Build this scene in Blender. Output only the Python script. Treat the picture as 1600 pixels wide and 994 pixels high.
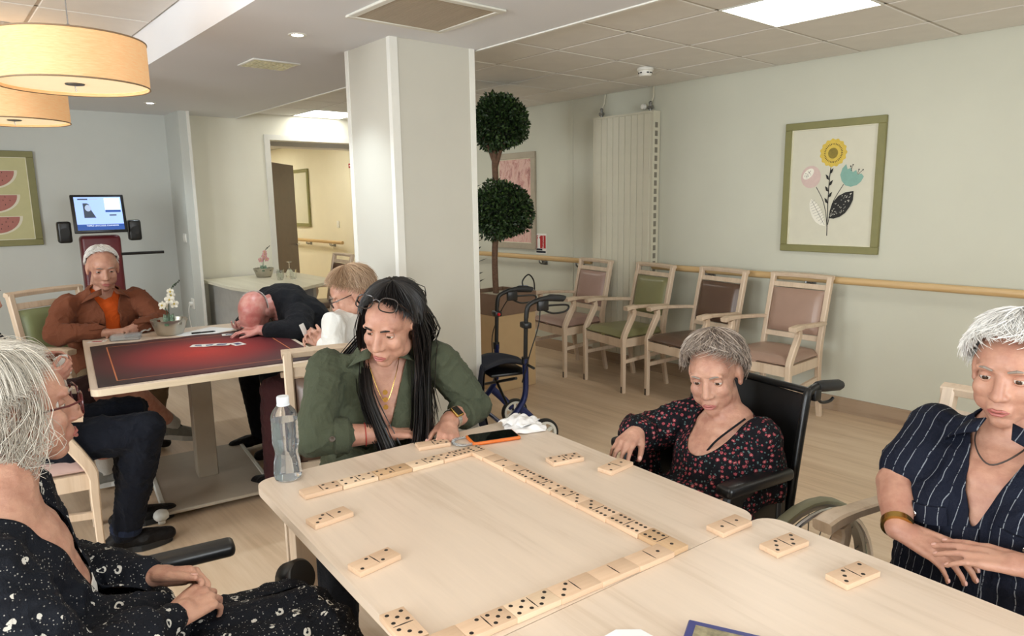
import bpy, bmesh, math, random
import numpy as np
from mathutils import Vector, Matrix, Euler
random.seed(7); RNG = np.random.RandomState(7)
for _o in list(bpy.data.objects): bpy.data.objects.remove(_o)
scene = bpy.context.scene
COL = scene.collection
PI = math.pi
# ------------------------------------------------------------------ camera
_cam = bpy.data.cameras.new('camera'); cam = bpy.data.objects.new('camera', _cam); COL.objects.link(cam)
_cam.sensor_fit = 'HORIZONTAL'; _cam.sensor_width = 36.0; _cam.lens = 1085.0/1600*36.0
_cam.clip_start = 0.02; _cam.clip_end = 100
_r = Vector((0.75846308, -0.65154588, -0.01489026)); _d = Vector((-0.11966391, -0.11676844, -0.98592377)); _f = Vector((0.64063586, 0.74956861, -0.16653108))
_m = Matrix((( _r.x, -_d.x, -_f.x, 0), (_r.y, -_d.y, -_f.y, 0), (_r.z, -_d.z, -_f.z, 1.47), (0, 0, 0, 1)))
cam.matrix_world = _m
scene.camera = cam
# ------------------------------------------------------------------ world, exposure
w = bpy.data.worlds.new('world'); scene.world = w; w.use_nodes = True
bg = w.node_tree.nodes['Background']; bg.inputs[0].default_value = (0.75, 0.86, 1.0, 1); bg.inputs[1].default_value = 1.5
scene.view_settings.view_transform = 'Standard'; scene.view_settings.look = 'None'
scene.view_settings.gamma = 1.0; scene.view_settings.use_curve_mapping = False
scene.view_settings.exposure = -0.18
PANEL_E = 10.0          # emission of the ceiling light panels
WINDOW_W = 165.0         # daylight entering through each window
SPOT_W = 58.0           # recessed downlights
PENDANT_W = 0.8
def area_light(name, loc, size, sizey, power, color, rot):
    l = bpy.data.lights.new(name, 'AREA'); l.shape = 'RECTANGLE'; l.size = size; l.size_y = sizey; l.energy = power; l.color = color
    o = bpy.data.objects.new(name, l); COL.objects.link(o); o.location = loc; o.rotation_euler = rot
    return o
# daylight outside the windows of the left and rear walls (outside the room, behind real window openings)
for i, y in enumerate((0.2, 3.0)):
    area_light('window_daylight', (-3.05, y, 1.55), 1.9, 1.5, WINDOW_W, (0.92, 0.975, 1.0), (0, -PI/2, 0))
area_light('window_daylight', (1.2, -3.05, 1.55), 1.9, 1.5, WINDOW_W*0.8, (0.92, 0.975, 1.0), (PI/2, 0, 0))
# ------------------------------------------------------------------ materials
MATS = {}
def srgb(h):
    if isinstance(h, str):
        h = h.lstrip('#'); c = [int(h[i:i+2], 16)/255 for i in (0, 2, 4)]
    else: c = [v/255 for v in h]
    return tuple((v/12.92 if v <= .04045 else ((v+.055)/1.055)**2.4) for v in c) + (1,)
class NT:
    def __init__(s, mat): s.m = mat; s.t = mat.node_tree; s.n = s.t.nodes; s.l = s.t.links
    def add(s, typ, **k):
        n = s.n.new(typ)
        for a, b in k.items():
            if a in n.inputs.keys() if not hasattr(n, a) else False: n.inputs[a].default_value = b
            else: setattr(n, a, b)
        return n
    def link(s, a, b): s.l.new(a, b)
    def math(s, op, a, b=None, c=None):
        n = s.n.new('ShaderNodeMath'); n.operation = op
        for i, v in enumerate((a, b, c)):
            if v is None: continue
            if isinstance(v, (int, float)): n.inputs[i].default_value = v
            else: s.l.new(v, n.inputs[i])
        return n.outputs[0]
    def ramp(s, fac, stops):
        n = s.n.new('ShaderNodeValToRGB'); cr = n.color_ramp
        while len(cr.elements) < len(stops): cr.elements.new(0.5)
        for e, (p, c) in zip(cr.elements, stops): e.position = p; e.color = c
        s.l.new(fac, n.inputs[0]); return n.outputs[0]
    def mix(s, fac, a, b, typ='MIX'):
        n = s.n.new('ShaderNodeMix'); n.data_type = 'RGBA'; n.blend_type = typ
        for i, v in ((0, fac), (6, a), (7, b)):
            if isinstance(v, (int, float)): n.inputs[i].default_value = v
            elif isinstance(v, tuple): n.inputs[i].default_value = v
            else: s.l.new(v, n.inputs[i])
        return n.outputs[2]
    def coord(s, scale=(1, 1, 1), rot=(0, 0, 0), kind='Object'):
        tc = s.n.new('ShaderNodeTexCoord'); mp = s.n.new('ShaderNodeMapping')
        mp.inputs['Scale'].default_value = scale; mp.inputs['Rotation'].default_value = rot
        s.l.new(tc.outputs[kind], mp.inputs[0]); return mp.outputs[0]
    def noise(s, vec, scale=5, detail=4, rough=.55, dist=0):
        n = s.n.new('ShaderNodeTexNoise'); n.inputs['Scale'].default_value = scale; n.inputs['Detail'].default_value = detail
        n.inputs['Roughness'].default_value = rough; n.inputs['Distortion'].default_value = dist
        s.l.new(vec, n.inputs['Vector']); return n.outputs['Fac']
    def bump(s, h, strength=.2, dist=.01):
        n = s.n.new('ShaderNodeBump'); n.inputs['Strength'].default_value = strength; n.inputs['Distance'].default_value = dist
        s.l.new(h, n.inputs['Height']); s.l.new(n.outputs[0], s.P.inputs['Normal'])
def base(name, col=(.8, .8, .8, 1), rough=.5, metal=0, **k):
    m = bpy.data.materials.new(name); m.use_nodes = True; t = NT(m); t.P = t.n['Principled BSDF']
    if isinstance(col, str): col = srgb(col)
    t.P.inputs['Base Color'].default_value = col; t.P.inputs['Roughness'].default_value = rough; t.P.inputs['Metallic'].default_value = metal
    for a, b in k.items(): t.P.inputs[a].default_value = b
    m.diffuse_color = col; MATS[name] = m
    return t
def sh(c, f): return tuple(min(1, v*f) for v in c[:3]) + (1,)
def plain(name, col, rough=.5, metal=0, var=.06, nscale=14, bump=0, bscale=120, bdist=.002, **k):
    t = base(name, col, rough, metal, **k); c = t.P.inputs['Base Color'].default_value[:]
    v = t.coord(); n = t.noise(v, nscale, 4)
    t.link(t.ramp(n, [(.3, sh(c, 1-var)), (.7, sh(c, 1+var))]), t.P.inputs['Base Color'])
    if bump: t.bump(t.noise(v, bscale, 3), bump, bdist)
    return MATS[name]
def wood(name, c1, c2, rough=.42, axis=0, scale=1.0, streak=18, bump=.06):
    t = base(name, c1, rough); sc = [streak*scale]*3; sc[axis] = 1.1*scale
    v = t.coord(tuple(sc)); n = t.noise(v, 1.0, 6, .62, .4); sc2 = [90*scale]*3; sc2[axis] = 3.0*scale
    n2 = t.noise(t.coord(tuple(sc2)), 1.0, 3, .6)
    a = t.math('ADD', t.math('MULTIPLY', n, .75), t.math('MULTIPLY', n2, .25))
    t.link(t.ramp(a, [(.33, srgb(c2)), (.48, srgb(c1)), (.68, sh(srgb(c1), 1.08))]), t.P.inputs['Base Color'])
    t.bump(n2, bump, .001); return MATS[name]
# ------------------------------------------------------------------ mesh helpers
def mk(name, verts, faces, smooth=False):
    me = bpy.data.meshes.new(name); me.from_pydata([tuple(v) for v in verts], [], [tuple(f) for f in faces]); me.validate(); me.update()
    if smooth: me.polygons.foreach_set('use_smooth', [True]*len(me.polygons))
    return me
def setmat(me, mat):
    me.materials.clear(); me.materials.append(MATS[mat] if isinstance(mat, str) else mat)
class MB:
    """collects shapes, builds ONE mesh object"""
    def __init__(s): s.v = []; s.f = []; s.sm = []
    def add(s, v, f, smooth=False):
        o = len(s.v); s.v += [tuple(p) for p in v]; s.f += [tuple(i+o for i in q) for q in f]; s.sm += [smooth]*len(f); return s
    def box(s, x0, x1, y0, y1, z0, z1):
        v = [(x, y, z) for z in (z0, z1) for y in (y0, y1) for x in (x0, x1)]
        return s.add(v, [(0, 2, 3, 1), (4, 5, 7, 6), (0, 1, 5, 4), (2, 6, 7, 3), (0, 4, 6, 2), (1, 3, 7, 5)])
    def rbox(s, x0, x1, y0, y1, z0, z1, r=.01, seg=3, M=None):
        bm = bmesh.new(); bmesh.ops.create_cube(bm, size=1)
        for v in bm.verts: v.co = Vector(((x0+x1)/2+v.co.x*(x1-x0), (y0+y1)/2+v.co.y*(y1-y0), (z0+z1)/2+v.co.z*(z1-z0)))
        bmesh.ops.bevel(bm, geom=bm.edges[:], offset=r, segments=seg, profile=.5, affect='EDGES')
        return s.bm(bm, M, True)
    def bm(s, bm, M=None, smooth=False):
        if M is not None: bmesh.ops.transform(bm, matrix=M, verts=bm.verts[:])
        bm.verts.index_update(); s.add([v.co[:] for v in bm.verts], [[v.index for v in f.verts] for f in bm.faces], smooth); bm.free(); return s
    def prism(s, pts, z0, z1, axis='z', smooth=False):
        """pts: 2-D outline, extruded along axis"""
        def mp(a, b, c): return {'z': (a, b, c), 'y': (a, c, b), 'x': (c, a, b)}[axis]
        n = len(pts); v = [mp(a, b, z0) for a, b in pts] + [mp(a, b, z1) for a, b in pts]
        s.add(v, [tuple(range(n))[::-1], tuple(range(n, 2*n))]); o = len(s.v)-2*n
        s.f += [(o+i, o+(i+1) % n, o+n+(i+1) % n, o+n+i) for i in range(n)]; s.sm += [smooth]*n
        return s
    def tube(s, pts, r, n=10, closed=False, cap=True, flat=None):
        P = [Vector(p) for p in pts]; N = len(P); R = r if isinstance(r, (list, tuple)) else [r]*N
        T = []
        for i in range(N):
            if closed: t = P[(i+1) % N]-P[i-1]
            else: t = P[min(i+1, N-1)]-P[max(i-1, 0)]
            T.append(t.normalized() if t.length > 1e-9 else Vector((0, 0, 1)))
        up = Vector((0, 0, 1)) if abs(T[0].z) < .9 else Vector((1, 0, 0))
        a = (up - T[0]*up.dot(T[0])).normalized(); v = []
        for i in range(N):
            a = (a - T[i]*a.dot(T[i])).normalized(); b = T[i].cross(a)
            for k in range(n):
                an = 2*PI*k/n; fa, fb = (1, 1) if flat is None else flat
                v.append(P[i] + a*(math.cos(an)*R[i]*fa) + b*(math.sin(an)*R[i]*fb))
        f = []
        for i in range(N if closed else N-1):
            j = (i+1) % N
            f += [(i*n+k, i*n+(k+1) % n, j*n+(k+1) % n, j*n+k) for k in range(n)]
        if cap and not closed: f += [tuple(range(n))[::-1], tuple((N-1)*n+k for k in range(n))]
        return s.add(v, f, True)
    def lathe(s, prof, n=24, loc=(0, 0, 0), M=None):
        v = []; f = []; m = len(prof)
        for r, z in prof:
            for k in range(n):
                an = 2*PI*k/n; v.append(Vector((r*math.cos(an), r*math.sin(an), z)))
        for i in range(m-1):
            f += [(i*n+k, i*n+(k+1) % n, (i+1)*n+(k+1) % n, (i+1)*n+k) for k in range(n)]
        if prof[0][0] > 1e-5 and prof[0] != prof[-1]: f.append(tuple(range(n))[::-1])
        if prof[-1][0] > 1e-5 and prof[0] != prof[-1]: f.append(tuple((m-1)*n+k for k in range(n)))
        if M is not None: v = [M @ p for p in v]
        v = [p+Vector(loc) for p in v]
        return s.add(v, f, True)
    def ell(s, c, r, n=16, m=10, M=None):
        v = []; f = []; r = (r, r, r) if isinstance(r, (int, float)) else r
        for i in range(m+1):
            th = PI*i/m
            for k in range(n):
                an = 2*PI*k/n; p = Vector((r[0]*math.sin(th)*math.cos(an), r[1]*math.sin(th)*math.sin(an), r[2]*math.cos(th)))
                if M is not None: p = M @ p
                v.append(p+Vector(c))
        for i in range(m):
            f += [((i+1)*n+k, (i+1)*n+(k+1) % n, i*n+(k+1) % n, i*n+k) for k in range(n)]
        return s.add(v, f, True)
    def bar(s, a, b, w, h, up=(0, 0, 1), r=0):
        a = Vector(a); b = Vector(b); t = (b-a); L = t.length; t.normalize(); u = Vector(up); sd = t.cross(u)
        if sd.length < 1e-4: sd = t.cross(Vector((1, 0, 0)))
        sd.normalize(); u = sd.cross(t)
        M = Matrix(((t.x, sd.x, u.x, a.x), (t.y, sd.y, u.y, a.y), (t.z, sd.z, u.z, a.z), (0, 0, 0, 1)))
        if r: return s.rbox(0, L, -w/2, w/2, -h/2, h/2, r, 2, M)
        o = len(s.v); s.box(0, L, -w/2, w/2, -h/2, h/2); s.v[o:] = [tuple(M @ Vector(p)) for p in s.v[o:]]; return s
    def sweep(s, pts, w, h, side, r=0):
        """rectangular section swept along a path in a plane whose normal is `side` (w along side, h in plane)"""
        P = [Vector(p) for p in pts]; sd = Vector(side).normalized(); N = len(P); v = []; f = []
        W = w if isinstance(w, (list, tuple)) else [w]*N; Hh = h if isinstance(h, (list, tuple)) else [h]*N
        for i in range(N):
            t = (P[min(i+1, N-1)]-P[max(i-1, 0)]).normalized(); u = sd.cross(t).normalized()
            c = .28
            for a, b in ((-1, -1+c), (-1+c, -1), (1-c, -1), (1, -1+c), (1, 1-c), (1-c, 1), (-1+c, 1), (-1, 1-c)):
                v.append(P[i]+sd*(a*W[i]/2)+u*(b*Hh[i]/2))
        n = 8
        for i in range(N-1): f += [(i*n+k, i*n+(k+1) % n, (i+1)*n+(k+1) % n, (i+1)*n+k) for k in range(n)]
        f += [tuple(range(n))[::-1], tuple((N-1)*n+k for k in range(n))]
        return s.add(v, f, False)
    def mesh(s, name, mat=None):
        me = mk(name, s.v, s.f); me.polygons.foreach_set('use_smooth', s.sm)
        if any(s.sm):
            try: me.set_sharp_from_angle(angle=math.radians(40))
            except Exception: pass
        bm = bmesh.new(); bm.from_mesh(me); bmesh.ops.recalc_face_normals(bm, faces=bm.faces[:]); bm.to_mesh(me); bm.free()
        if mat: setmat(me, mat)
        return me
    def build(s, name, mat, parent=None, loc=None, M=None):
        return ob(name, s.mesh(name, mat), None, parent, loc, M)
def ob(name, me, mat=None, parent=None, loc=None, M=None):
    o = bpy.data.objects.new(name, me); COL.objects.link(o)
    if mat: setmat(me, mat)
    if parent is not None: o.parent = parent
    if loc is not None: o.location = loc
    if M is not None: o.matrix_local = M
    return o
def thing(name, label, cat, loc=(0, 0, 0), rz=0, group=None):
    o = bpy.data.objects.new(name, None); COL.objects.link(o); o.empty_display_size = .05; o.location = loc; o.rotation_euler = (0, 0, rz)
    return tag(o, label, cat, group)
def tag(o, label=None, cat=None, group=None, kind=None):
    if label: o['label'] = label
    if cat: o['category'] = cat
    if group: o['group'] = group
    if kind: o['kind'] = kind
    return o
def struct(o): o['kind'] = 'structure'; return o
def dup(root, loc=None, rz=None, label=None):
    r = root.copy(); COL.objects.link(r)
    if loc is not None: r.location = loc
    if rz is not None: r.rotation_euler = (0, 0, rz)
    if label: r['label'] = label
    for ch in list(root.children):
        c = ch.copy(); COL.objects.link(c); c.parent = r
        for g in ch.children:
            d = g.copy(); COL.objects.link(d); d.parent = c
    return r
def rotm(ax=0, ay=0, az=0): return Euler((ax, ay, az)).to_matrix()
def rrect(w, h, r, seg=6):
    pts = []
    for cx, cy, a0 in ((w/2-r, h/2-r, 0), (-w/2+r, h/2-r, 90), (-w/2+r, -h/2+r, 180), (w/2-r, -h/2+r, 270)):
        for i in range(seg+1):
            a = math.radians(a0+90*i/seg); pts.append((cx+r*math.cos(a), cy+r*math.sin(a)))
    return pts
def spline(pts, n=8):
    P = [Vector(p) for p in pts]; out = []
    for i in range(len(P)-1):
        p0 = P[max(i-1, 0)]; p1 = P[i]; p2 = P[i+1]; p3 = P[min(i+2, len(P)-1)]
        for k in range(n):
            t = k/n; out.append(.5*((2*p1)+(p2-p0)*t+(2*p0-5*p1+4*p2-p3)*t*t+(3*p1-p0-3*p2+p3)*t**3))
    out.append(P[-1]); return out
def text_mesh(body, size, depth=.0005):
    cu = bpy.data.curves.new('t', 'FONT'); cu.body = body; cu.size = size; cu.extrude = depth; cu.align_x = 'CENTER'; cu.align_y = 'CENTER'; cu.resolution_u = 2
    o = bpy.data.objects.new('t', cu); COL.objects.link(o); dg = bpy.context.evaluated_depsgraph_get(); dg.update()
    me = bpy.data.meshes.new_from_object(o.evaluated_get(dg)); bpy.data.objects.remove(o); bpy.data.curves.remove(cu); return me
# common materials
plain('wall_paint', '#c6c5b5', .75, var=.02, nscale=3, bump=.04, bscale=300)
plain('wall_doorway_cream', '#efecdd', .75, var=.02, nscale=3)
plain('wall_grey', '#c6c8c2', .75, var=.02, nscale=3, bump=.04, bscale=300)
plain('wall_cream', '#e6dfca', .75, var=.02, nscale=3)
plain('pillar_paint', '#c6c2b6', .7, var=.02, nscale=3)
plain('soffit_paint', '#e0e1e4', .8, var=.015, nscale=2)
plain('tile_white', '#e3e0da', .85, var=.03, nscale=6, bump=.12, bscale=260)
plain('grid_metal', '#b8b0a4', .5, .0)
plain('white_plastic', '#e6e4dc', .35, var=.02)
plain('white_metal', '#dcdad0', .38, var=.02)
plain('black_plastic', '#141414', .35, var=.1)
plain('black_rubber', '#1a1a1a', .6, var=.1)
plain('black_vinyl', '#161617', .32, var=.12, bump=.15, bscale=500, bdist=.001)
plain('chrome', '#c8c8c8', .22, 1.0)
plain('grey_steel', '#8c8c8a', .35, .9)
wood('oak_frame', '#cdb79f', '#bda48a', .4, 2, 1.0)
wood('oak_top', '#dcc9b6', '#cdb8a2', .33, 1, 1.0, streak=11)
wood('oak_rail', '#c8a878', '#b99664', .4, 1)
wood('skirting', '#a18a72', '#8d7560', .5, 1)
def floor_mat():
    t = base('floor_vinyl', '#a98f70', .36); v = t.coord((11, .7, 1)); n = t.noise(v, 1.0, 6, .6, .3); n2 = t.noise(t.coord((60, 3, 1)), 1, 3)
    br = t.add('ShaderNodeTexBrick'); t.link(t.coord((1, 1, 1), (0, 0, PI/2)), br.inputs['Vector'])
    br.inputs['Scale'].default_value = 1; br.inputs['Brick Width'].default_value = 1.2; br.inputs['Row Height'].default_value = .16; br.inputs['Mortar Size'].default_value = .0
    br.inputs['Color1'].default_value = (.36, .36, .36, 1); br.inputs['Color2'].default_value = (.64, .64, .64, 1)
    sep = t.add('ShaderNodeSeparateColor'); t.link(br.outputs['Color'], sep.inputs[0])
    a = t.math('ADD', t.math('ADD', t.math('MULTIPLY', n, .55), t.math('MULTIPLY', n2, .25)), t.math('MULTIPLY', sep.outputs[0], .2))
    t.link(t.ramp(a, [(.32, srgb('#b3987b')), (.5, srgb('#ccb295')), (.68, srgb('#dbc5ac'))]), t.P.inputs['Base Color'])
    t.bump(n2, .05, .001)
floor_mat()
# ------------------------------------------------------------------ setting
XR, YW, YL = 4.72, 7.25, 7.12       # right wall, picture wall (left), lit wall with the doorway
ZS, ZR, ZL = 2.31, 2.37, 2.52       # soffit, right ceiling, left ceiling
floor = struct(MB().box(-3.0, 8.0, -3.0, 13.0, -.06, 0).build('floor', 'floor_vinyl'))
b = MB(); b.box(XR, XR+.12, -3, 13, 0, 2.7); wall_right = struct(b.build('wall_right', 'wall_paint'))
MB().box(XR-.006, XR, 4.615, 4.665, .1, ZR).build('wall_joint_strip', 'wall_paint', wall_right)
b = MB().box(-3, 2.0, YW, YW+.12, 0, 2.7); wall_back = struct(b.build('wall_back', 'wall_grey'))
b = MB().box(1.93, 2.02, 6.82, YW+.1, 0, ZS+.02); struct(b.build('wall_pilaster', 'wall_grey'))
MB().box(1.999, 2.024, 6.812, 6.84, 0, ZS).build('corner_guard', 'white_plastic', bpy.data.objects['wall_pilaster'])
# lit wall with doorway x 2.86..4.0
b = MB(); b.box(2.0, 2.86, YL, YL+.12, 0, 2.7); b.box(2.86, 4.0, YL, YL+.12, 2.13, 2.7); b.box(4.0, XR, YL, YL+.12, 0, 2.7)
wall_door = struct(b.build('wall_doorway', 'wall_doorway_cream'))
d1 = struct(thing('door_1', None, None, (0, 0, 0)))
for n_, bb in (('jamb', (2.815, 2.872, YL-.012, YL+.14, 0, 2.118)), ('jamb', (3.988, 4.045, YL-.012, YL+.14, 0, 2.118)), ('door_head', (2.815, 4.045, YL-.012, YL+.14, 2.1185, 2.17))):
    MB().box(*bb).build(n_, 'white_plastic', d1)
plain('door_brown', '#6b5644', .4, var=.08)
plain('door_edge', '#8f765e', .45)
lf = MB().rbox(0, .86, -.02, .02, .01, 1.92, .003, 1).build('door_leaf', 'door_brown', d1, (2.93, 7.42, 0)); lf.rotation_euler = (0, 0, math.radians(49))
MB().box(.858, .868, -.021, .021, .01, 1.92).build('door_edge', 'door_edge', lf)
MB().tube([(.79, -.03, 1.0), (.79, -.06, 1.0), (.70, -.06, 1.0)], .009, 8).build('door_handle', 'chrome', lf)
# corridor beyond
b = MB().box(2.7, 2.82, YL+.12, 13, 0, 2.7); struct(b.build('wall_corridor_left', 'wall_cream'))
b = MB().box(2.7, XR, 12.6, 12.72, 0, 2.7); struct(b.build('wall_corridor_end', 'wall_cream'))
b = MB().box(XR-.022, XR-.001, YL+.12, 9.05, .0, 2.36); struct(b.build('wall_corridor_right', 'wall_cream'))
b = MB().box(XR-.012, XR-.001, 9.05, 12.6, .0, 2.36); struct(b.build('wall_corridor_right', 'wall_cream'))
b = MB().box(2.82, XR, 8.35, 8.65, 2.16, 2.4); struct(b.build('trim_1', 'soffit_paint'))
# left and rear walls with window openings
def window_wall(name, along, pos, spans, lo, hi, z0, z1, thick):
    b = MB(); cuts = [lo]+[v for sp in spans for v in sp]+[hi]
    def bx(a0, a1, za, zb):
        if along == 'y': b.box(pos-thick, pos, a0, a1, za, zb)
        else: b.box(a0, a1, pos-thick, pos, za, zb)
    for i in range(0, len(cuts), 2): bx(cuts[i], cuts[i+1], 0, 2.7)
    for a0, a1 in spans: bx(a0, a1, 0, z0); bx(a0, a1, z1, 2.7)
    o = struct(b.build(name, 'wall_paint'))
    for k, (a0, a1) in enumerate(spans):
        wd = struct(thing('window_%d' % (k+1+(0 if along == 'y' else 2)), None, None))
        for a, c, za, zb in ((a0, a0+.06, z0, z1), (a1-.06, a1, z0, z1), (a0, a1, z0, z0+.06), (a0, a1, z1-.06, z1), ((a0+a1)/2-.03, (a0+a1)/2+.03, z0, z1)):
            m = MB()
            if along == 'y': m.box(pos-thick*.7, pos-thick*.3, a, c, za, zb)
            else: m.box(a, c, pos-thick*.7, pos-thick*.3, za, zb)
            m.build('window_frame', 'white_plastic', wd)
window_wall('wall_left', 'y', -2.8, [(-.8, 1.2), (2.0, 4.0)], -3, 7.4, .75, 2.35, .15)
window_wall('wall_rear', 'x', -2.8, [(.2, 2.2)], -3, XR+.1, .75, 2.35, .15)
# pillar
pl = struct(MB().box(1.97, 2.51, 3.235, 3.715, 0, ZS+.03).build('wall_pillar', 'pillar_paint'))
for pts in ([(1.966, 3.231), (2.012, 3.231), (2.012, 3.236), (1.971, 3.236), (1.971, 3.265), (1.966, 3.265)], [(2.478, 3.231), (2.514, 3.231), (2.514, 3.265), (2.509, 3.265), (2.509, 3.236), (2.478, 3.236)], [(1.966, 3.683), (1.971, 3.683), (1.971, 3.714), (2.0, 3.714), (2.0, 3.719), (1.966, 3.719)]):
    MB().prism(pts, .1, ZS).build('corner_guard', 'white_plastic', pl)
MB().box(1.955, 2.525, 3.22, 3.73, 0, .1).build('skirting', 'skirting', pl)
# baseboards
b = struct(MB().box(XR-.014, XR, -2.8, YL, 0, .105).build('baseboard_right', 'skirting'))
b = struct(MB().box(-2.8, 1.93, YW-.014, YW, 0, .105).build('baseboard_back', 'skirting'))
# soffit (lower plaster ceiling) with recess on the left
b = MB().box(1.2, 2.54, -2.9, 7.3, ZS, 2.75); b.box(-2.9, 1.2, 5.7, 7.3, ZS, 2.75)
struct(b.build('ceiling_soffit', 'soffit_paint'))
MB().box(2.535, 2.555, -2.8, 7.1, ZS-.006, ZS+.012).build('edge_bead', 'white_plastic', bpy.data.objects['ceiling_soffit'])
# tiled ceilings: every tile an object
def tiles(name, xs, ys, z, skip=()):
    root = struct(MB().box(min(xs)-.05, max(xs)+.05, min(ys)-.05, max(ys)+.05, z+.012, z+.06).build(name, 'tile_white'))
    cache = {}
    for i in range(len(xs)-1):
        for j in range(len(ys)-1):
            if (i, j) in skip: continue
            w_, h_ = round(xs[i+1]-xs[i], 3), round(ys[j+1]-ys[j], 3)
            if (w_, h_) not in cache:
                m = MB(); g = .009; e = .004
                v = [(-w_/2+g, -h_/2+g, .014), (w_/2-g, -h_/2+g, .014), (w_/2-g, h_/2-g, .014), (-w_/2+g, h_/2-g, .014)]
                g2 = g+e; v += [(-w_/2+g, -h_/2+g, .003), (w_/2-g, -h_/2+g, .003), (w_/2-g, h_/2-g, .003), (-w_/2+g, h_/2-g, .003)]
                v += [(-w_/2+g2, -h_/2+g2, 0), (w_/2-g2, -h_/2+g2, 0), (w_/2-g2, h_/2-g2, 0), (-w_/2+g2, h_/2-g2, 0)]
                f = [(8, 11, 10, 9)]
                for q in (0, 4): f += [(q+k, q+4+k, q+4+(k+1) % 4, q+(k+1) % 4) for k in range(4)]
                m.add(v, f); cache[(w_, h_)] = m.mesh('ceiling_tile', 'tile_white')
            ob('ceiling_tile', cache[(w_, h_)], None, root, ((xs[i]+xs[i+1])/2, (ys[j]+ys[j+1])/2, z))
    gm = MB()
    for x in xs[1:-1]: gm.box(x-.009, x+.009, ys[0], ys[-1], z+.004, z+.02)
    for y in ys[1:-1]: gm.box(xs[0], xs[-1], y-.009, y+.009, z+.004, z+.02)
    gm.build('grid', 'grid_metal', root)
    return root
RX = [2.56, 3.11, 3.66, 4.22, XR]; RY = [.94+.56*k for k in range(-6, 13)]
_jr = [j for j in range(len(RY)-1) if abs(RY[j]-1.5) < .01][0]
PAN_R = [(1, _jr), (1, _jr+9), (1, _jr-5), (1, _jr+6)]  # last entry is an added panel, unseen behind the pillar, brightening the doorway wall
tiles('ceiling_right', RX, RY, ZR, PAN_R)
LX = [1.2-.56*k for k in range(7, -1, -1)]; LY = [5.7-.56*k for k in range(14, -1, -1)]
PAN_L = [(4, 5)]
tiles('ceiling_left', LX, LY, ZL, PAN_L)
CX = [2.82, 3.4, 3.96, 4.52, XR]; CY = [7.24+.6*k for k in range(0, 10)]
tiles('ceiling_corridor', CX, CY, ZR, [(1, 2), (1, 6)])
struct(MB().box(-3, 8, -3, 13, 2.72, 2.8).build('ceiling_slab', 'tile_white'))
t = base('light_panel', '#ffffff', .5); t.P.inputs['Emission Color'].default_value = (1, .99, .91, 1); t.P.inputs['Emission Strength'].default_value = PANEL_E
t = base('light_panel_warm', '#ffffff', .5); t.P.inputs['Emission Color'].default_value = (1, .965, .80, 1); t.P.inputs['Emission Strength'].default_value = PANEL_E*3.0
def panel(xa, xb, ya, yb, z, label, mat='light_panel'):
    r = thing('ceiling_light', label, 'ceiling light', ((xa+xb)/2, (ya+yb)/2, z), group='square ceiling light panels'); w_, h_ = (xb-xa)/2, (yb-ya)/2
    m = MB()
    for q in ((-w_+.004, w_-.004, -h_+.004, -h_+.014), (-w_+.004, w_-.004, h_-.014, h_-.004), (-w_+.004, -w_+.014, -h_+.014, h_-.014), (w_-.014, w_-.004, -h_+.014, h_-.014)): m.box(*q, -.003, .03)
    m.build('frame', 'white_metal', r)
    MB().box(-w_+.0145, w_-.0145, -h_+.0145, h_-.0145, .0, .01).build('diffuser', mat, r)
for k, (i, j) in enumerate(PAN_R):
    panel(RX[i], RX[i+1], RY[j], RY[j+1], ZR, ('bright square light panel in the tiled ceiling near the flower picture', 'bright square light panel in the ceiling left of the white pillar', 'bright square light panel in the tiled ceiling behind the viewer', 'added square light panel, unseen behind the pillar, brightening the doorway wall')[k])
for k, (i, j) in enumerate(PAN_L):
    panel(LX[i], LX[i+1], LY[j], LY[j+1], ZL, ('square light panel in the higher ceiling over the domino players', 'square light panel in the higher ceiling beside the pendant lamps')[k])
for k, j in enumerate((2, 6)):
    panel(CX[1], CX[2], CY[j], CY[j+1], ZR, ('warm light panel in the corridor ceiling just inside the doorway', 'warm light panel deep in the corridor, above the corridor handrail')[k], 'light_panel_warm')
# ------------------------------------------------------------------ fixtures on walls and ceilings
# handrails
def handrail(x, y0, y1, brackets, label, z=.915):
    r = thing('handrail', label, 'handrail', (x, (y0+y1)/2, z)); L = (y1-y0)/2
    MB().tube([(0, -L, 0), (0, L, 0)], .021, 14, flat=(1.15, .95)).build('rail', 'oak_rail', r)
    bm_ = MB(); bm_.tube(spline([(0, 0, -.018), (0, .0, -.045), (.03, 0, -.06), (.07, 0, -.045)], 4), .008, 8); bm_.rbox(.068, .078, -.035, .035, -.075, -.015, .003, 1)
    bm_.tube(spline([(0, -.03, -.018), (.02, -.03, -.05), (.07, -.025, -.04)], 4), .006, 8)
    me = bm_.mesh('bracket', 'grey_steel')
    for yb in brackets: ob('bracket', me, None, r, (0, yb-(y0+y1)/2, 0))
    return r
handrail(4.64, 4.31, 6.9, (5.0, 4.5), 'wooden handrail on the wall under the pink picture')
handrail(4.64, -2.5, 3.62, (3.1, 2.3, 1.0), 'long wooden handrail on the wall behind the row of armchairs')
handrail(4.63, 9.1, 12.4, (9.5, 10.3), 'wooden handrail on the yellowish corridor wall beyond the doorway')
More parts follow.
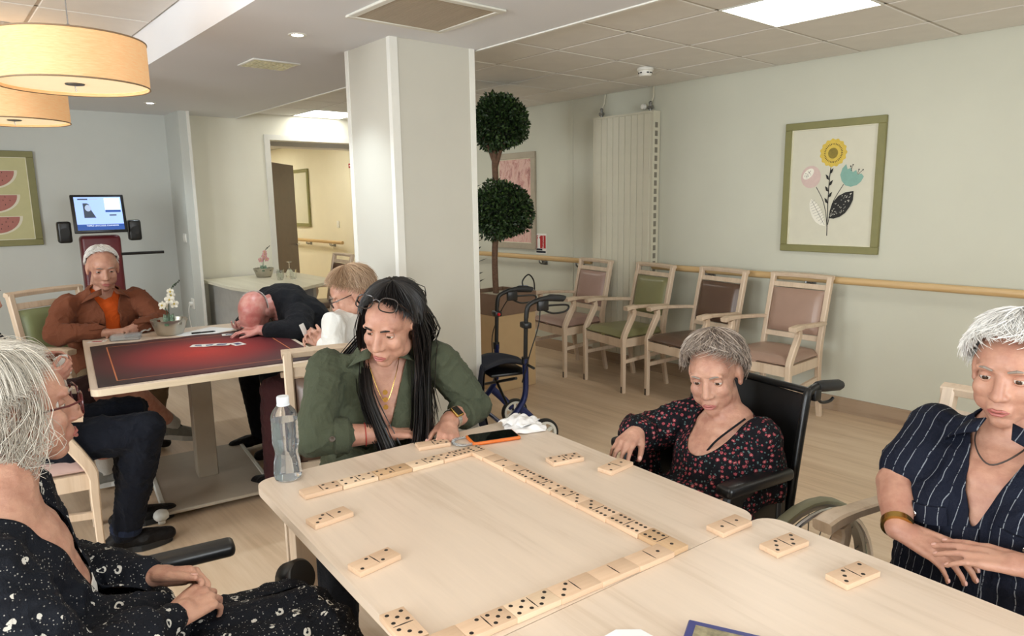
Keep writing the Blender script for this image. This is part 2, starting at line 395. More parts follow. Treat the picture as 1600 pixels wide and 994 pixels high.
# pictures -----------------------------------------------------------
plain('frame_olive', '#7e7a4c', .5, var=.05); plain('frame_greige', '#a89d8a', .5); plain('picture_edge', '#d8d3ba', .6)
plain('paper_cream', '#cdc9b6', .6, var=.02); plain('paper_green', '#bdb88a', .6, var=.03)
plain('ink_black', '#15130f', .6); plain('ink_yellow', '#cfb248', .6, var=.08, nscale=40); plain('ink_brown', '#857329', .6, var=.15, nscale=60)
plain('ink_pink', '#cdb4ac', .6, var=.05, nscale=30); plain('ink_teal', '#7fa79a', .6, var=.05, nscale=30); plain('ink_white', '#e6e2d4', .6)
plain('ink_melon', '#a86a60', .6, var=.06, nscale=30); plain('ink_rind', '#d8d2bc', .6)
def picture(label, M, w, h, fw, frame, paper):
    """local frame: x right, y up, z out of the wall; origin at centre"""
    r = thing('framed_picture', label, 'picture'); r.matrix_world = M
    for a in ((-w/2, w/2, h/2-fw, h/2), (-w/2, w/2, -h/2, -h/2+fw), (-w/2, -w/2+fw, -h/2+fw, h/2-fw), (w/2-fw, w/2, -h/2+fw, h/2-fw)): MB().rbox(*a, 0, .028, .003, 1).build('frame_rail', frame, r)
    e = .006; iw, ih = w/2-fw, h/2-fw
    m = MB()
    for a in ((-iw, iw, ih-e, ih), (-iw, iw, -ih, -ih+e), (-iw, -iw+e, -ih+e, ih-e), (iw-e, iw, -ih+e, ih-e)): m.box(*a, .004, .02)
    m.build('inner_lip', 'picture_edge', r)
    MB().box(-iw, iw, -ih, ih, .0, .012).build('print', paper, r)
    return r
def wall_M(x, y, z, facing):
    # facing '-x' (right wall) : local x -> -y world ; facing '-y' (back wall): local x -> +x world
    if facing == '-x': return Matrix(((0, 0, -1, x), (-1, 0, 0, y), (0, 1, 0, z), (0, 0, 0, 1)))
    return Matrix(((1, 0, 0, x), (0, 0, -1, y), (0, 1, 0, z), (0, 0, 0, 1)))
pic = picture('olive framed print of a yellow sunflower with pink and teal flowers', wall_M(XR, 2.20, 1.528, '-x'), .665, .875, .048, 'frame_olive', 'paper_cream')
IW, IH = .665-.096, .875-.096
def uv(u, v): return ((u-.5)*IW, (v-.5)*IH)
_lay = [.0125]
def flat(name, pts, mat, parent=pic, z=None):
    _lay[0] += .00012; z0 = _lay[0] if z is None else z
    m = MB(); m.add([(x, y, z0) for x, y in pts], [tuple(range(len(pts)))]); return m.build(name, mat, parent)
def blob(cu, cv, ru, rv, rot=0, n=28, wob=0, k=0):
    cx_, cy_ = uv(cu, cv); o = []
    for i in range(n):
        a = 2*PI*i/n; rr = 1+wob*math.cos(k*a); x = ru*rr*math.cos(a); y = rv*rr*math.sin(a)
        o.append((cx_+x*math.cos(rot)-y*math.sin(rot), cy_+x*math.sin(rot)+y*math.cos(rot)))
    return o
def stroke(pts, wd, parent=pic, name='stem', mat='ink_black'):
    P = spline([Vector((*uv(*p), 0)) for p in pts], 6); m = MB(); _lay[0] += .00012; v = []
    for i, p in enumerate(P):
        t_ = (P[min(i+1, len(P)-1)]-P[max(i-1, 0)]).normalized(); nn = Vector((-t_.y, t_.x, 0))*wd/2
        v += [(p+nn)[:2]+(_lay[0],), (p-nn)[:2]+(_lay[0],)]
    m.add(v, [(2*i, 2*i+1, 2*i+3, 2*i+2) for i in range(len(P)-1)]); return m.build(name, mat, parent)
stroke([(.489, .667), (.479, .537), (.479, .321), (.488, .084)], .006)
stroke([(.325, .505), (.413, .393), (.46, .277), (.485, .15)], .0045); stroke([(.65, .522), (.549, .392), (.519, .306), (.492, .18)], .0045)
flat('sunflower', blob(.508, .788, .088, .090, n=80, wob=.05, k=15), 'ink_yellow')
m = MB(); _lay[0] += .0002
for i in range(34):
    a = 2*PI*i/34; c = uv(.508, .786); p = Vector((c[0]+.057*math.cos(a), c[1]+.059*math.sin(a), _lay[0])); d_ = Vector((math.cos(a), math.sin(a), 0)); n_ = Vector((-d_.y, d_.x, 0))
    m.add([p+d_*.008, p+n_*.003, p-d_*.008, p-n_*.003], [(0, 1, 2, 3)])
m.build('seed_ring', 'ink_black', pic)
flat('flower_core', blob(.505, .785, .033, .035), 'ink_brown')
flat('pink_flower', blob(.254, .592, .069, .075), 'ink_pink'); flat('flower_core', blob(.222, .618, .045, .027, .75), 'ink_white')
m = MB(); _lay[0] += .0002
for i in range(22):
    a, rr = random.random()*6.28, math.sqrt(random.random()); x, y = .036*rr*math.cos(a), .02*rr*math.sin(a); c = uv(.222, .618)
    x, y = x*.73-y*.68, x*.68+y*.73; m.add([(c[0]+x+.0022*math.cos(q*PI/3), c[1]+y+.0022*math.sin(q*PI/3), _lay[0]) for q in range(6)], [tuple(range(6))])
m.build('speckle', 'ink_black', pic)
flat('teal_tulip', [uv(*p) for p in ((.605, .60), (.625, .655), (.666, .689), (.685, .645), (.72, .655), (.745, .62), (.785, .635), (.80, .60), (.845, .605), (.873, .58), (.845, .54), (.80, .512), (.733, .499), (.67, .512), (.625, .55))], 'ink_teal')
for a_, b_ in (((.724, .632), (.745, .68)), ((.807, .599), (.86, .636)), ((.735, .63), (.72, .67)), ((.80, .60), (.815, .64))):
    stroke([a_, b_], .0025, name='stamen'); flat('stamen_tip', blob(b_[0], b_[1], .0045, .0045, n=10), 'ink_black')
flat('white_leaf', [uv(*p) for p in ((.274, .402), (.255, .36), (.264, .307), (.295, .25), (.341, .203), (.40, .175), (.463, .168), (.45, .21), (.43, .262), (.39, .32), (.34, .365))], 'ink_white')
stroke([(.28, .39), (.37, .28), (.455, .175)], .002, name='leaf_vein')
for i in range(9):
    q = .08+.1*i; c = (.28+.17*q, .39-.21*q); s_ = .055*math.sin(PI*min(1, q*.9+.08))
    stroke([c, (c[0]-s_, c[1]-.015)], .0014, name='leaf_vein'); stroke([c, (c[0]+s_*.9, c[1]+.02)], .0014, name='leaf_vein')
flat('black_leaf', [uv(*p) for p in ((.5, .236), (.51, .30), (.532, .364), (.60, .425), (.68, .455), (.772, .463), (.77, .39), (.739, .334), (.69, .28), (.629, .248), (.56, .232))], 'ink_black')
m = MB(); _lay[0] += .0002
for i in range(60):
    q, s_ = random.random(), random.uniform(-1, 1)*.055; u, v = .515+.235*q+s_*.6*math.sin(PI*q), .25+.195*q-s_*1.0*math.sin(PI*q); c = uv(u, v); an = random.uniform(.3, 1.2)
    m.add([(c[0]+.006*math.cos(an), c[1]+.006*math.sin(an), _lay[0]), (c[0]-.0012*math.sin(an), c[1]+.0012*math.cos(an), _lay[0]), (c[0]-.006*math.cos(an), c[1]-.006*math.sin(an), _lay[0]), (c[0]+.0012*math.sin(an), c[1]-.0012*math.cos(an), _lay[0])], [(0, 1, 2, 3)])
m.build('leaf_speckle', 'ink_white', pic)
for i in range(6):
    v = .36+.05*i; sg = 1 if i % 2 else -1
    flat('small_leaf', [uv(.481+sg*x, v+y) for x, y in ((0, 0), (.03, .012), (.045, .05), (.012, .035))], 'ink_black')
pw = picture('olive framed print of stacked watermelon slices on the left wall', wall_M(.855-.33, YW, 1.549, '-y'), .66, .79, .052, 'frame_olive', 'paper_green')
_lay = [.0125]
for k, zc in enumerate((1.80-1.549, 1.60-1.549, 1.42-1.549, 1.235-1.549)):
    if k == 3: break
    cx_ = .02; R_ = .165; zc = (.20, .0, -.18)[k]+.03
    def half(r, dy=0, sq=.82): return [(cx_+r*math.cos(PI+PI*i/24), zc+dy+r*sq*math.sin(PI+PI*i/24)) for i in range(25)]
    flat('melon_rind', half(R_+.022, .005), 'ink_rind', pw, .0128+k*.0003); flat('melon_slice', half(R_), 'ink_melon', pw, .0130+k*.0003)
    m = MB()
    for i in range(13):
        a = PI*(i+1)/14; rr = R_*(.75 if i % 2 else .5); x, y = cx_-rr*math.cos(a), zc-.82*rr*math.sin(a); m.add([(x, y+.009, .0134+k*.0003), (x-.004, y-.003, .0134+k*.0003), (x+.004, y-.003, .0134+k*.0003)], [(0, 1, 2)])
    tag(m.build('melon_seeds', 'ink_black', pw), kind='stuff')
def pink_print():
    t = base('pink_blossom_print', '#c9a298', .6); v = t.coord((9, 4, 9)); n = t.noise(v, 1.6, 7, .7, .8)
    t.link(t.ramp(n, [(.32, srgb('#7b5550')), (.42, srgb('#c08c84')), (.52, srgb('#d9b8ac')), (.62, srgb('#cf9a90')), (.72, srgb('#b7aca0'))]), t.P.inputs['Base Color'])
pink_print()
picture('greige framed pink blossom print behind the topiary tree', wall_M(XR, 5.43, 1.465, '-x'), .62, .96, .06, 'frame_greige', 'pink_blossom_print')
pc = picture('tall olive framed picture on the corridor wall beyond the doorway', wall_M(XR-.013, 10.55, 1.56, '-x'), .62, .88, .05, 'frame_olive', 'paper_cream')
# radiator ------------------------------------------------------------
plain('radiator_cream', '#cdc8b4', .4, var=.02)
rd = thing('radiator', 'tall cream vertical panel radiator on the wall behind the armchairs', 'radiator', (4.665, 3.95, 0))
plain('slot_dark', '#7c776a', .8)
m = MB(); m.box(-.04, .045, -.32, .32, .12, 2.155); m.build('body', 'radiator_cream', rd)
pm = MB().rbox(-.046, -.036, -.0315, .0315, .13, 2.15, .002, 1).mesh('front_panel', 'radiator_cream')
for k in range(9): ob('front_panel', pm, None, rd, (0, -.264+.066*k, 0))
MB().box(-.044, .045, -.326, -.32, .12, 2.16).build('side_panel', 'radiator_cream', rd); MB().box(-.044, .045, .32, .326, .12, 2.16).build('side_panel', 'radiator_cream', rd)
m = MB().box(-.02, .012, -.3285, -.326, 0, .042).mesh('side_slot', 'slot_dark')
for k in range(27): ob('side_slot', m, None, rd, (0, 0, .32+.066*k))
MB().box(-.046, .047, -.328, .328, 2.155, 2.168).build('top_cap', 'radiator_cream', rd)
for yv, nm in ((-.26, 'valve'), (.27, 'valve')):
    v_ = MB().tube([(0, yv, 2.165), (0, yv, 2.23)], .011, 10); v_.tube([(0, yv-.02, 2.20), (0, yv+.02, 2.20)], .015, 10); v_.ell((0, yv, 2.235), .016, 10, 6); v_.build(nm, 'grey_steel', rd)
MB().tube(spline([(0, .27, 2.235), (.02, .26, 2.29), (.03, .255, ZR-.005)], 5), .006, 8).build('pipe', 'radiator_cream', rd)
MB().tube(spline([(0, -.26, 2.235), (.03, -.262, 2.28), (.035, -.262, ZR-.005)], 5), .006, 8).build('pipe', 'radiator_cream', rd)
MB().lathe([(.022, 0), (.024, .012), (.018, .03), (.006, .032)], 14, (-.0, -.20, 2.21), M=rotm(0, -PI/2, 0)).build('thermostat', 'white_plastic', rd)
# fire extinguisher sign ----------------------------------------------
plain('sign_red', '#b3262a', .5); plain('sign_navy', '#20242e', .5)
sg = thing('wall_sign', 'small red fire extinguisher sign above the handrail', 'sign'); sg.matrix_world = wall_M(XR, 5.06, 1.045, '-x')
MB().rbox(-.075, .075, -.1, .1, 0, .003, .001, 1).build('plate', 'white_plastic', sg); MB().box(-.068, .068, -.045, .082, .003, .0035).build('red_field', 'sign_red', sg)
m = MB(); m.prism([(-.052, -.045), (-.012, -.045), (-.012, .045), (-.022, .06), (-.022, .066), (-.006, .076), (-.008, .08), (-.04, .08), (-.056, .066), (-.054, .06), (-.04, .07), (-.04, .06), (-.052, .045)], .0036, .004); m.build('extinguisher_symbol', 'white_plastic', sg)
tm = text_mesh('Extincteur', .030); setmat(tm, 'white_plastic'); o = ob('lettering', tm, None, sg, (.032, .02, .0038)); o.rotation_euler = (0, 0, PI/2)
MB().box(-.068, .02, -.066, -.048, .003, .0035).build('navy_band', 'sign_navy', sg); MB().box(-.068, .068, -.09, -.07, .003, .0035).build('navy_band', 'sign_navy', sg)
# smoke detector, vent, emergency light, downlights -----------------------
sd_ = thing('smoke_detector', 'round white smoke detector on the tiled ceiling above the radiator', 'smoke detector', (4.02, 3.23, ZR))
MB().lathe([(.055, 0), (.058, -.006), (.058, -.018), (.05, -.022), (.046, -.045), (.036, -.056), (0, -.058)], 24).build('housing', 'white_plastic', sd_)
m = MB()
for k in range(12):
    if k % 4 == 3: continue
    a = 2*PI*k/12; m.bar((.0475*math.cos(a-.18), .0475*math.sin(a-.18), -.036), (.0475*math.cos(a+.18), .0475*math.sin(a+.18), -.036), .004, .008)
tag(m.build('vent_slot', 'black_plastic', sd_), kind='stuff')
vg = thing('ceiling_vent', 'large square beige air grille in the soffit in front of the pillar', 'air vent', (1.865, 2.75, ZS)); plain('vent_beige', '#b3a48f', .6, var=.05); plain('vent_dark', '#6f6353', .8)
for a in ((-.26, .26, .225, .26), (-.26, .26, -.26, -.225), (-.26, -.225, -.225, .225), (.225, .26, -.225, .225)): MB().rbox(*a, -.012, 0, .003, 1).build('frame_rail', 'white_metal', vg)
MB().box(-.225, .225, -.225, .225, -.002, 0).build('backing', 'vent_dark', vg)
s1 = MB().bar((-.225, 0, -.006), (.225, 0, -.006), .0065, .006).mesh('slat', 'vent_beige')
for k in range(36): ob('slat', s1, None, vg, (0, -.219+.0125*k, 0))
m = MB()
for k in range(18): m.box(-.219+.0257*k, -.216+.0257*k, -.225, .225, -.0075, -.003)
m.build('cross_bar', 'vent_beige', vg)
el = thing('emergency_light', 'small square recessed emergency light with a ribbed lens in the soffit', 'ceiling light', (1.765, 4.30, ZS)); plain('lens_ribbed', '#d8d4ae', .25, var=.25, nscale=60)
MB().rbox(-.145, .145, -.13, .13, -.008, 0, .003, 1).build('frame', 'white_plastic', el)
m = MB()
for i in range(5):
    for j in range(4): m.add([(-.13+.052*i, -.115+.0575*j, -.0085), (-.078+.052*i, -.115+.0575*j, -.0085), (-.078+.052*i, -.0575+.0575*j, -.0085), (-.13+.052*i, -.0575+.0575*j, -.0085), (-.104+.052*i, -.086+.0575*j, -.016)], [(0, 1, 4), (1, 2, 4), (2, 3, 4), (3, 0, 4)])
m.build('lens', 'lens_ribbed', el)
t = base('downlight_glow', '#ffffff', .5); t.P.inputs['Emission Color'].default_value = (.95, .98, 1, 1); t.P.inputs['Emission Strength'].default_value = 25
def downlight(x, y, label, powr=SPOT_W):
    r = thing('downlight', label, 'downlight', (x, y, ZS), group='recessed downlights in the soffit')
    MB().lathe([(.028, -.001), (.030, -.004), (.043, -.005), (.046, -.001), (.046, .0)], 24).build('trim_ring', 'white_metal', r)
    MB().lathe([(.0, -.002), (.028, -.002), (.028, .0), (0, 0)], 20).build('lens', 'downlight_glow', r)
    l = bpy.data.lights.new('downlight_lamp', 'SPOT'); l.energy = powr; l.spot_size = math.radians(92); l.spot_blend = .9; l.color = (.80, .92, 1.0); l.shadow_soft_size = .03
    o = bpy.data.objects.new('downlight_lamp', l); COL.objects.link(o); o.parent = r; o.location = (0, 0, -.02)
downlight(1.59, 3.49, 'bright round downlight in the soffit just left of the pillar')
downlight(1.618, 6.45, 'small round downlight in the soffit near the left back corner', SPOT_W*.5)
# pendant lamps --------------------------------------------------------
t = base('lamp_fabric', '#e8c79a', .8); t.P.inputs['Emission Color'].default_value = srgb('#f5b478'); t.P.inputs['Emission Strength'].default_value = .38
v = t.coord((1, 1, 8)); t.link(t.ramp(t.noise(v, 30, 3), [(.3, srgb('#d9ae7c')), (.7, srgb('#e6c194'))]), t.P.inputs['Base Color'])
t = base('lamp_diffuser', '#f5e6cc', .7); t.P.inputs['Emission Color'].default_value = srgb('#ffe3b0'); t.P.inputs['Emission Strength'].default_value = .75
t = base('lamp_bulb_glow', '#ffffff', .7); t.P.inputs['Emission Color'].default_value = srgb('#ffedc0'); t.P.inputs['Emission Strength'].default_value = 3
plain('lamp_trim', '#8a7358', .5)
def pendant(x, y, label):
    r = thing('pendant_lamp', label, 'pendant lamp', (x, y, 1.97), group='drum pendant lamps'); R_ = .283
    n = 56; m = MB()
    for (ra, rb, z0, z1) in ((R_, R_, 0, .185), (R_-.004, R_-.004, .185, 0)):
        m.add([(ra*math.cos(2*PI*k/n), ra*math.sin(2*PI*k/n), z0) for k in range(n)]+[(rb*math.cos(2*PI*k/n), rb*math.sin(2*PI*k/n), z1) for k in range(n)], [(k, (k+1) % n, n+(k+1) % n, n+k) for k in range(n)], True)
    sh_ = m.build('shade', 'lamp_fabric', r)
    for z in (.0, .185): MB().tube([(R_*math.cos(2*PI*k/n), R_*math.sin(2*PI*k/n), z) for k in range(n)], .0035, 6, closed=True).build('rim', 'lamp_trim', sh_)
    MB().lathe([(0, .012), (R_-.006, .012), (R_-.006, .016), (0, .016)], n).build('diffuser', 'lamp_diffuser', r)
    MB().lathe([(.0, .002), (.035, .007), (.038, .0115), (0, .0115)], 24).build('finial', 'grey_steel', r)
    MB().tube([(0, 0, .004), (.004, 0, -.02)], .003, 6).build('pull_pin', 'chrome', r)
    MB().tube([(0, 0, .14), (0, 0, .25)], [.014, .006], 10).build('cable_grip', 'grey_steel', r)
    m = MB().tube([(0, 0, .24), (0, 0, .55)], .0025, 6); m.build('cable', 'grey_steel', r)
    MB().lathe([(.05, .525), (.05, .548), (0, .55)], 20).build('ceiling_rose', 'chrome', r)
    for k in range(2):
        l = bpy.data.lights.new('pendant_bulb', 'POINT'); l.energy = PENDANT_W; l.color = (1, .78, .5); l.shadow_soft_size = .05
        o = bpy.data.objects.new('pendant_bulb', l); COL.objects.link(o); o.parent = r; o.location = (.1*(1-2*k), 0, .09)
pendant(.594, 3.5, 'large warm drum pendant lamp nearest, over the red table')
pendant(.535, 5.1, 'smaller looking drum pendant lamp further back by the watermelon picture')
# wall switch and sockets -------------------------------------------------
sw = thing('light_switch', 'white double light switch on the left pilaster', 'switch'); sw.matrix_world = wall_M(1.93, 6.93, 1.172, '-x')
MB().rbox(-.04, .04, -.04, .04, 0, .009, .003, 2).build('plate', 'white_plastic', sw)
for k in (-1, 1): MB().rbox(k*.017-.014, k*.017+.014, -.026, .026, .009, .014, .002, 1).build('rocker', 'white_plastic', sw)
so = thing('wall_socket', 'white wall socket with a cord low on the left pilaster', 'socket'); so.matrix_world = wall_M(1.93, 6.87, .56, '-x')
MB().rbox(-.04, .04, -.05, .05, 0, .01, .003, 2).build('plate', 'white_plastic', so); MB().lathe([(.02, .01), (.02, .035), (.012, .04), (0, .04)], 14).build('plug', 'white_plastic', so)
MB().tube(spline([(0, 0, .035), (.01, -.08, .05), (-.02, -.25, .03), (.0, -.4, .02), (.03, -.54, .02)], 6), .004, 6).build('cord', 'white_plastic', so)
cs = thing('call_button', 'small white call button on the corridor wall above the handrail', 'switch'); cs.matrix_world = wall_M(XR-.013, 9.35, 1.17, '-x')
MB().rbox(-.035, .035, -.05, .05, 0, .01, .003, 2).build('plate', 'white_plastic', cs); MB().rbox(-.015, .015, -.02, .02, .01, .014, .002, 1).build('rocker', 'white_plastic', cs)
es = thing('wall_sign', 'tiny red sign high on the yellowish corridor wall', 'sign'); es.matrix_world = wall_M(XR-.023, 8.85, 1.98, '-x')
MB().rbox(-.08, .08, -.03, .03, 0, .003, .001, 1).build('plate', 'sign_red', es); MB().box(-.066, .066, -.006, .006, .003, .0035).build('white_band', 'white_plastic', es)
# ------------------------------------------------------------------ furniture
for n_, c_ in (('vinyl_rose', '#9f8277'), ('vinyl_olive', '#827f58'), ('vinyl_brown', '#5d4638'), ('vinyl_tan', '#a18474'), ('vinyl_pink', '#b79a92'), ('vinyl_sage', '#828a62')):
    plain(n_, c_, .30, var=.05, nscale=8, bump=.10, bscale=420, bdist=.0008)
_chair_cache = {}
def pad(w0, w1, h, dep, r=.02, puff=.012):
    """upholstered pad in the xz plane, w0 bottom width, w1 top width, thickness along -y..+y; domed front"""
    bm = bmesh.new(); bmesh.ops.create_grid(bm, x_segments=14, y_segments=14, size=.5)
    v = []; f = []
    N = 15; fr = []
    for j in range(N):
        for i in range(N):
            u, t_ = i/(N-1)*2-1, j/(N-1)*2-1; wd = w0+(w1-w0)*(t_+1)/2
            e = max(abs(u), abs(t_)); dm = puff*(1-u**4)*(1-t_**4); ed = -min(1, max(0, (e-.86)/.14))**2*dep*.5
            fr.append((u*wd/2, dep/2+dm+ed, t_*h/2))
    bm.free(); n2 = N*N; bk = [(x, -dep/2+(dep*.35 if (abs(x) > 0 and (k % N in (0, N-1) or k//N in (0, N-1))) else 0), z) for k, (x, y, z) in enumerate(fr)]
    v = fr+bk
    for j in range(N-1):
        for i in range(N-1):
            a = j*N+i; f.append((a, a+1, a+N+1, a+N)); f.append((n2+a, n2+a+N, n2+a+N+1, n2+a+1))
    br = [i for i in range(N)]+[j*N+N-1 for j in range(1, N)]+[(N-1)*N+i for i in range(N-2, -1, -1)]+[j*N for j in range(N-2, 0, -1)]
    for k in range(len(br)): a, b_ = br[k], br[(k+1) % len(br)]; f.append((a, n2+a, n2+b_, b_))
    return v, f
def chair_meshes():
    if _chair_cache: return _chair_cache
    C = _chair_cache; hw, fy, ry = .245, .235, -.19
    for s, k in ((-1, 'L'), (1, 'R')):
        x = s*hw
        C['front_leg'+k] = MB().sweep(spline([(x, fy, 0), (x, fy, .30), (x, fy, .42), (x, fy-.035, .50), (x, fy-.09, .60), (x, fy-.085, .645)], 4), .036, [.030]*4+[.034]*4+[.042]*4+[.044]*4+[.04]*5, (1, 0, 0)).mesh('front_leg', 'oak_frame')
        xb = s*.205
        C['rear_leg'+k] = MB().sweep(spline([(xb, ry-.05, 0), (xb, ry-.01, .22), (xb, ry, .42), (xb, ry-.015, .55), (xb, ry-.095, .94)], 5), .034, [.03]*5+[.036]*5+[.042]*5+[.038]*6, (1, 0, 0)).mesh('rear_leg', 'oak_frame')
        C['arm'+k] = MB().sweep(spline([(s*.215, ry-.03, .640), (s*.238, ry+.10, .650), (s*.25, fy-.10, .662), (s*.25, fy-.01, .655)], 6), [.036]*6+[.045]*6+[.052]*7, [.024]*12+[.03]*7, (1, 0, 0)).mesh('armrest', 'oak_frame')
        C['side_rail'+k] = MB().bar((s*.232, fy, .385), (s*.2, ry, .385), .022, .065).mesh('side_rail', 'oak_frame')
        C['stretch'+k] = MB().bar((s*.238, fy, .24), (s*.203, ry-.01, .27), .018, .028).mesh('stretcher', 'oak_frame')
        m = MB(); m.box(x-.012, x+.012, fy-.014, fy+.014, -.001, .012); m.box(x-.005, x+.005, fy+.012, fy+.018, 0, .05); C['glide'+k] = m.mesh('glide', 'black_plastic')
    C['front_rail'] = MB().bar((-hw, fy, .385), (hw, fy, .385), .022, .065).mesh('front_rail', 'oak_frame')
    C['back_rail'] = MB().bar((-.205, ry, .385), (.205, ry, .385), .022, .06).mesh('seat_back_rail', 'oak_frame')
    def on(z): return ry-.015-.08*(z-.55)/.39
    C['top_rail'] = MB().sweep(spline([(-.225, on(.935), .935), (0, on(.935)-.012, .938), (.225, on(.935), .935)], 6), .026, .036, (0, .27, .96)).mesh('top_rail', 'oak_frame')
    C['mid_rail'] = MB().bar((-.20, on(.87), .868), (.20, on(.87), .868), .02, .034, (0, -.27, .96)).mesh('mid_rail', 'oak_frame')
    C['low_rail'] = MB().bar((-.20, on(.53), .53), (.20, on(.53), .53), .02, .035, (0, -.27, .96)).mesh('low_rail', 'oak_frame')
    return C
def armchair(label, x, y, rz, seat, backc, group=None, z=0, s=1.0, extras=True):
    r = thing('armchair', label, 'chair', (x, y, z), rz, group); r.scale = (s, s, s); C = chair_meshes()
    for k in 'LR':
        o = ob('front_leg', C['front_leg'+k], None, r)
        if extras: ob('glide', C['glide'+k], None, o)
        ob('rear_leg', C['rear_leg'+k], None, r); ob('armrest', C['arm'+k], None, r); ob('side_rail', C['side_rail'+k], None, r); ob('stretcher', C['stretch'+k], None, r)
    for n_ in ('front_rail', 'back_rail', 'top_rail', 'mid_rail', 'low_rail'): ob(n_ if n_ != 'back_rail' else 'seat_back_rail', C[n_], None, r)
    key = 'seat'+seat
    if key not in C:
        v, f = pad(.47, .41, .45, .05, puff=.02); m = MB(); m.add([(x_, -z_, y_) for x_, y_, z_ in v], f, True); C[key] = m.mesh('seat', seat)
    ob('seat', C[key], None, r, (0, .022, .437))
    key = 'back'+backc
    if key not in C:
        v, f = pad(.375, .375, .30, .03, puff=.014); m = MB(); m.add(v, f, True); C[key] = m.mesh('backrest', backc)
    o = ob('backrest', C[key], None, r, (0, -.19-.015-.08*(.70-.55)/.39+.005, .70)); o.rotation_euler = (math.atan(.08/.39), 0, 0)
    return r
def face_rz(dx, dy): return math.atan2(dy, dx)-PI/2
G = 'wooden armchairs along the right wall'
for (fx, fy_, a, sc, bc, lb) in ((4.055, 4.27, 9, 'vinyl_rose', 'vinyl_rose', 'wooden armchair with rose vinyl next to the topiary planter'),
        (4.045, 3.62, 11, 'vinyl_olive', 'vinyl_olive', 'wooden armchair with olive green vinyl against the radiator wall'),
        (4.05, 2.98, 9, 'vinyl_brown', 'vinyl_brown', 'wooden armchair with dark brown vinyl below the handrail'),
        (4.06, 2.33, 3, 'vinyl_tan', 'vinyl_tan', 'wooden armchair with tan vinyl under the flower picture')):
    dx, dy = -math.cos(math.radians(a)), math.sin(math.radians(a))
    armchair(lb, fx-dx*.235, fy_-dy*.235, face_rz(dx, dy), sc, bc, G)
armchair('wooden armchair with a sage green back under the man in the brown jacket', .71, 4.76, face_rz(.47, -.88), 'vinyl_sage', 'vinyl_sage', s=1.04)
armchair('wooden armchair with a green back behind the bald man in black', 1.80, 3.98, face_rz(-1, -.05), 'vinyl_sage', 'vinyl_sage')
armchair('wooden armchair under the person with light brown hair, behind the green shirt woman', 1.62, 3.17, face_rz(-.55, .835), 'vinyl_rose', 'vinyl_rose')
armchair('wooden armchair with brown back under the woman in the green shirt', 1.07, 2.06, face_rz(-.35, -.94), 'vinyl_brown', 'vinyl_brown')
armchair('wooden armchair with pink seat under the person in dark jeans', .23, 3.38, face_rz(.98, -.12), 'vinyl_pink', 'vinyl_pink')
armchair('wooden armchair under the person in shorts at the left end of the red table', .12, 4.02, face_rz(1, -.03), 'vinyl_sage', 'vinyl_sage')
armchair('pale wooden armchair of the woman in the navy striped shirt', 1.83, .46, face_rz(-.99, .12), 'vinyl_rose', 'vinyl_rose')
armchair('wooden chair with brown back seen through the doorway behind the far table', 3.13, 6.72, face_rz(-1, .03), 'vinyl_brown', 'vinyl_brown')
# ------------------------------------------------------------------ domino tables (two pushed together)
TA = -.0738
def tab_M(x, y, z=0): return Matrix.Translation((x, y, z)) @ Matrix.Rotation(TA, 4, 'Z')
TXv, TYv = Vector((math.cos(TA), math.sin(TA), 0)), Vector((-math.sin(TA), math.cos(TA), 0))
T0 = Vector((.612, 1.79, 0))          # far left corner of the domino table
TW, TD, ZT = .875, .95, .74
wood('oak_edge', '#d8c7ad', '#c9b496', .4, 0)
def dining_table(label, c, w, d):
    r = thing('dining_table', label, 'table'); r.matrix_world = tab_M(c.x, c.y)
    MB().prism(rrect(w, d, .05, 6), ZT-.022, ZT).build('table_top', 'oak_top', r)
    MB().prism(rrect(w-.003, d-.003, .05, 6), ZT-.026, ZT-.0221).build('edge_band', 'oak_edge', r)
    for sx in (-1, 1):
        for sy in (-1, 1): MB().rbox(sx*(w/2-.09)-.027, sx*(w/2-.09)+.027, sy*(d/2-.09)-.027, sy*(d/2-.09)+.027, 0, ZT-.026, .004, 2).build('leg', 'oak_frame', r)
    for sy in (-1, 1): MB().box(-(w/2-.12), w/2-.12, sy*(d/2-.09)-.011, sy*(d/2-.09)+.011, ZT-.10, ZT-.026).build('apron', 'oak_frame', r)
    for sx in (-1, 1): MB().box(sx*(w/2-.09)-.011, sx*(w/2-.09)+.011, -(d/2-.12), d/2-.12, ZT-.10, ZT-.026).build('apron', 'oak_frame', r)
    return r
dining_table('pale wooden table with the rows of dominoes, nearest the dark haired woman', T0+TXv*TW/2-TYv*TD/2, TW, TD)
dining_table('pale wooden table pushed against the domino table at the lower right', T0+TXv*(TW/2+.018)-TYv*(TD*1.5+.002), TW, TD)
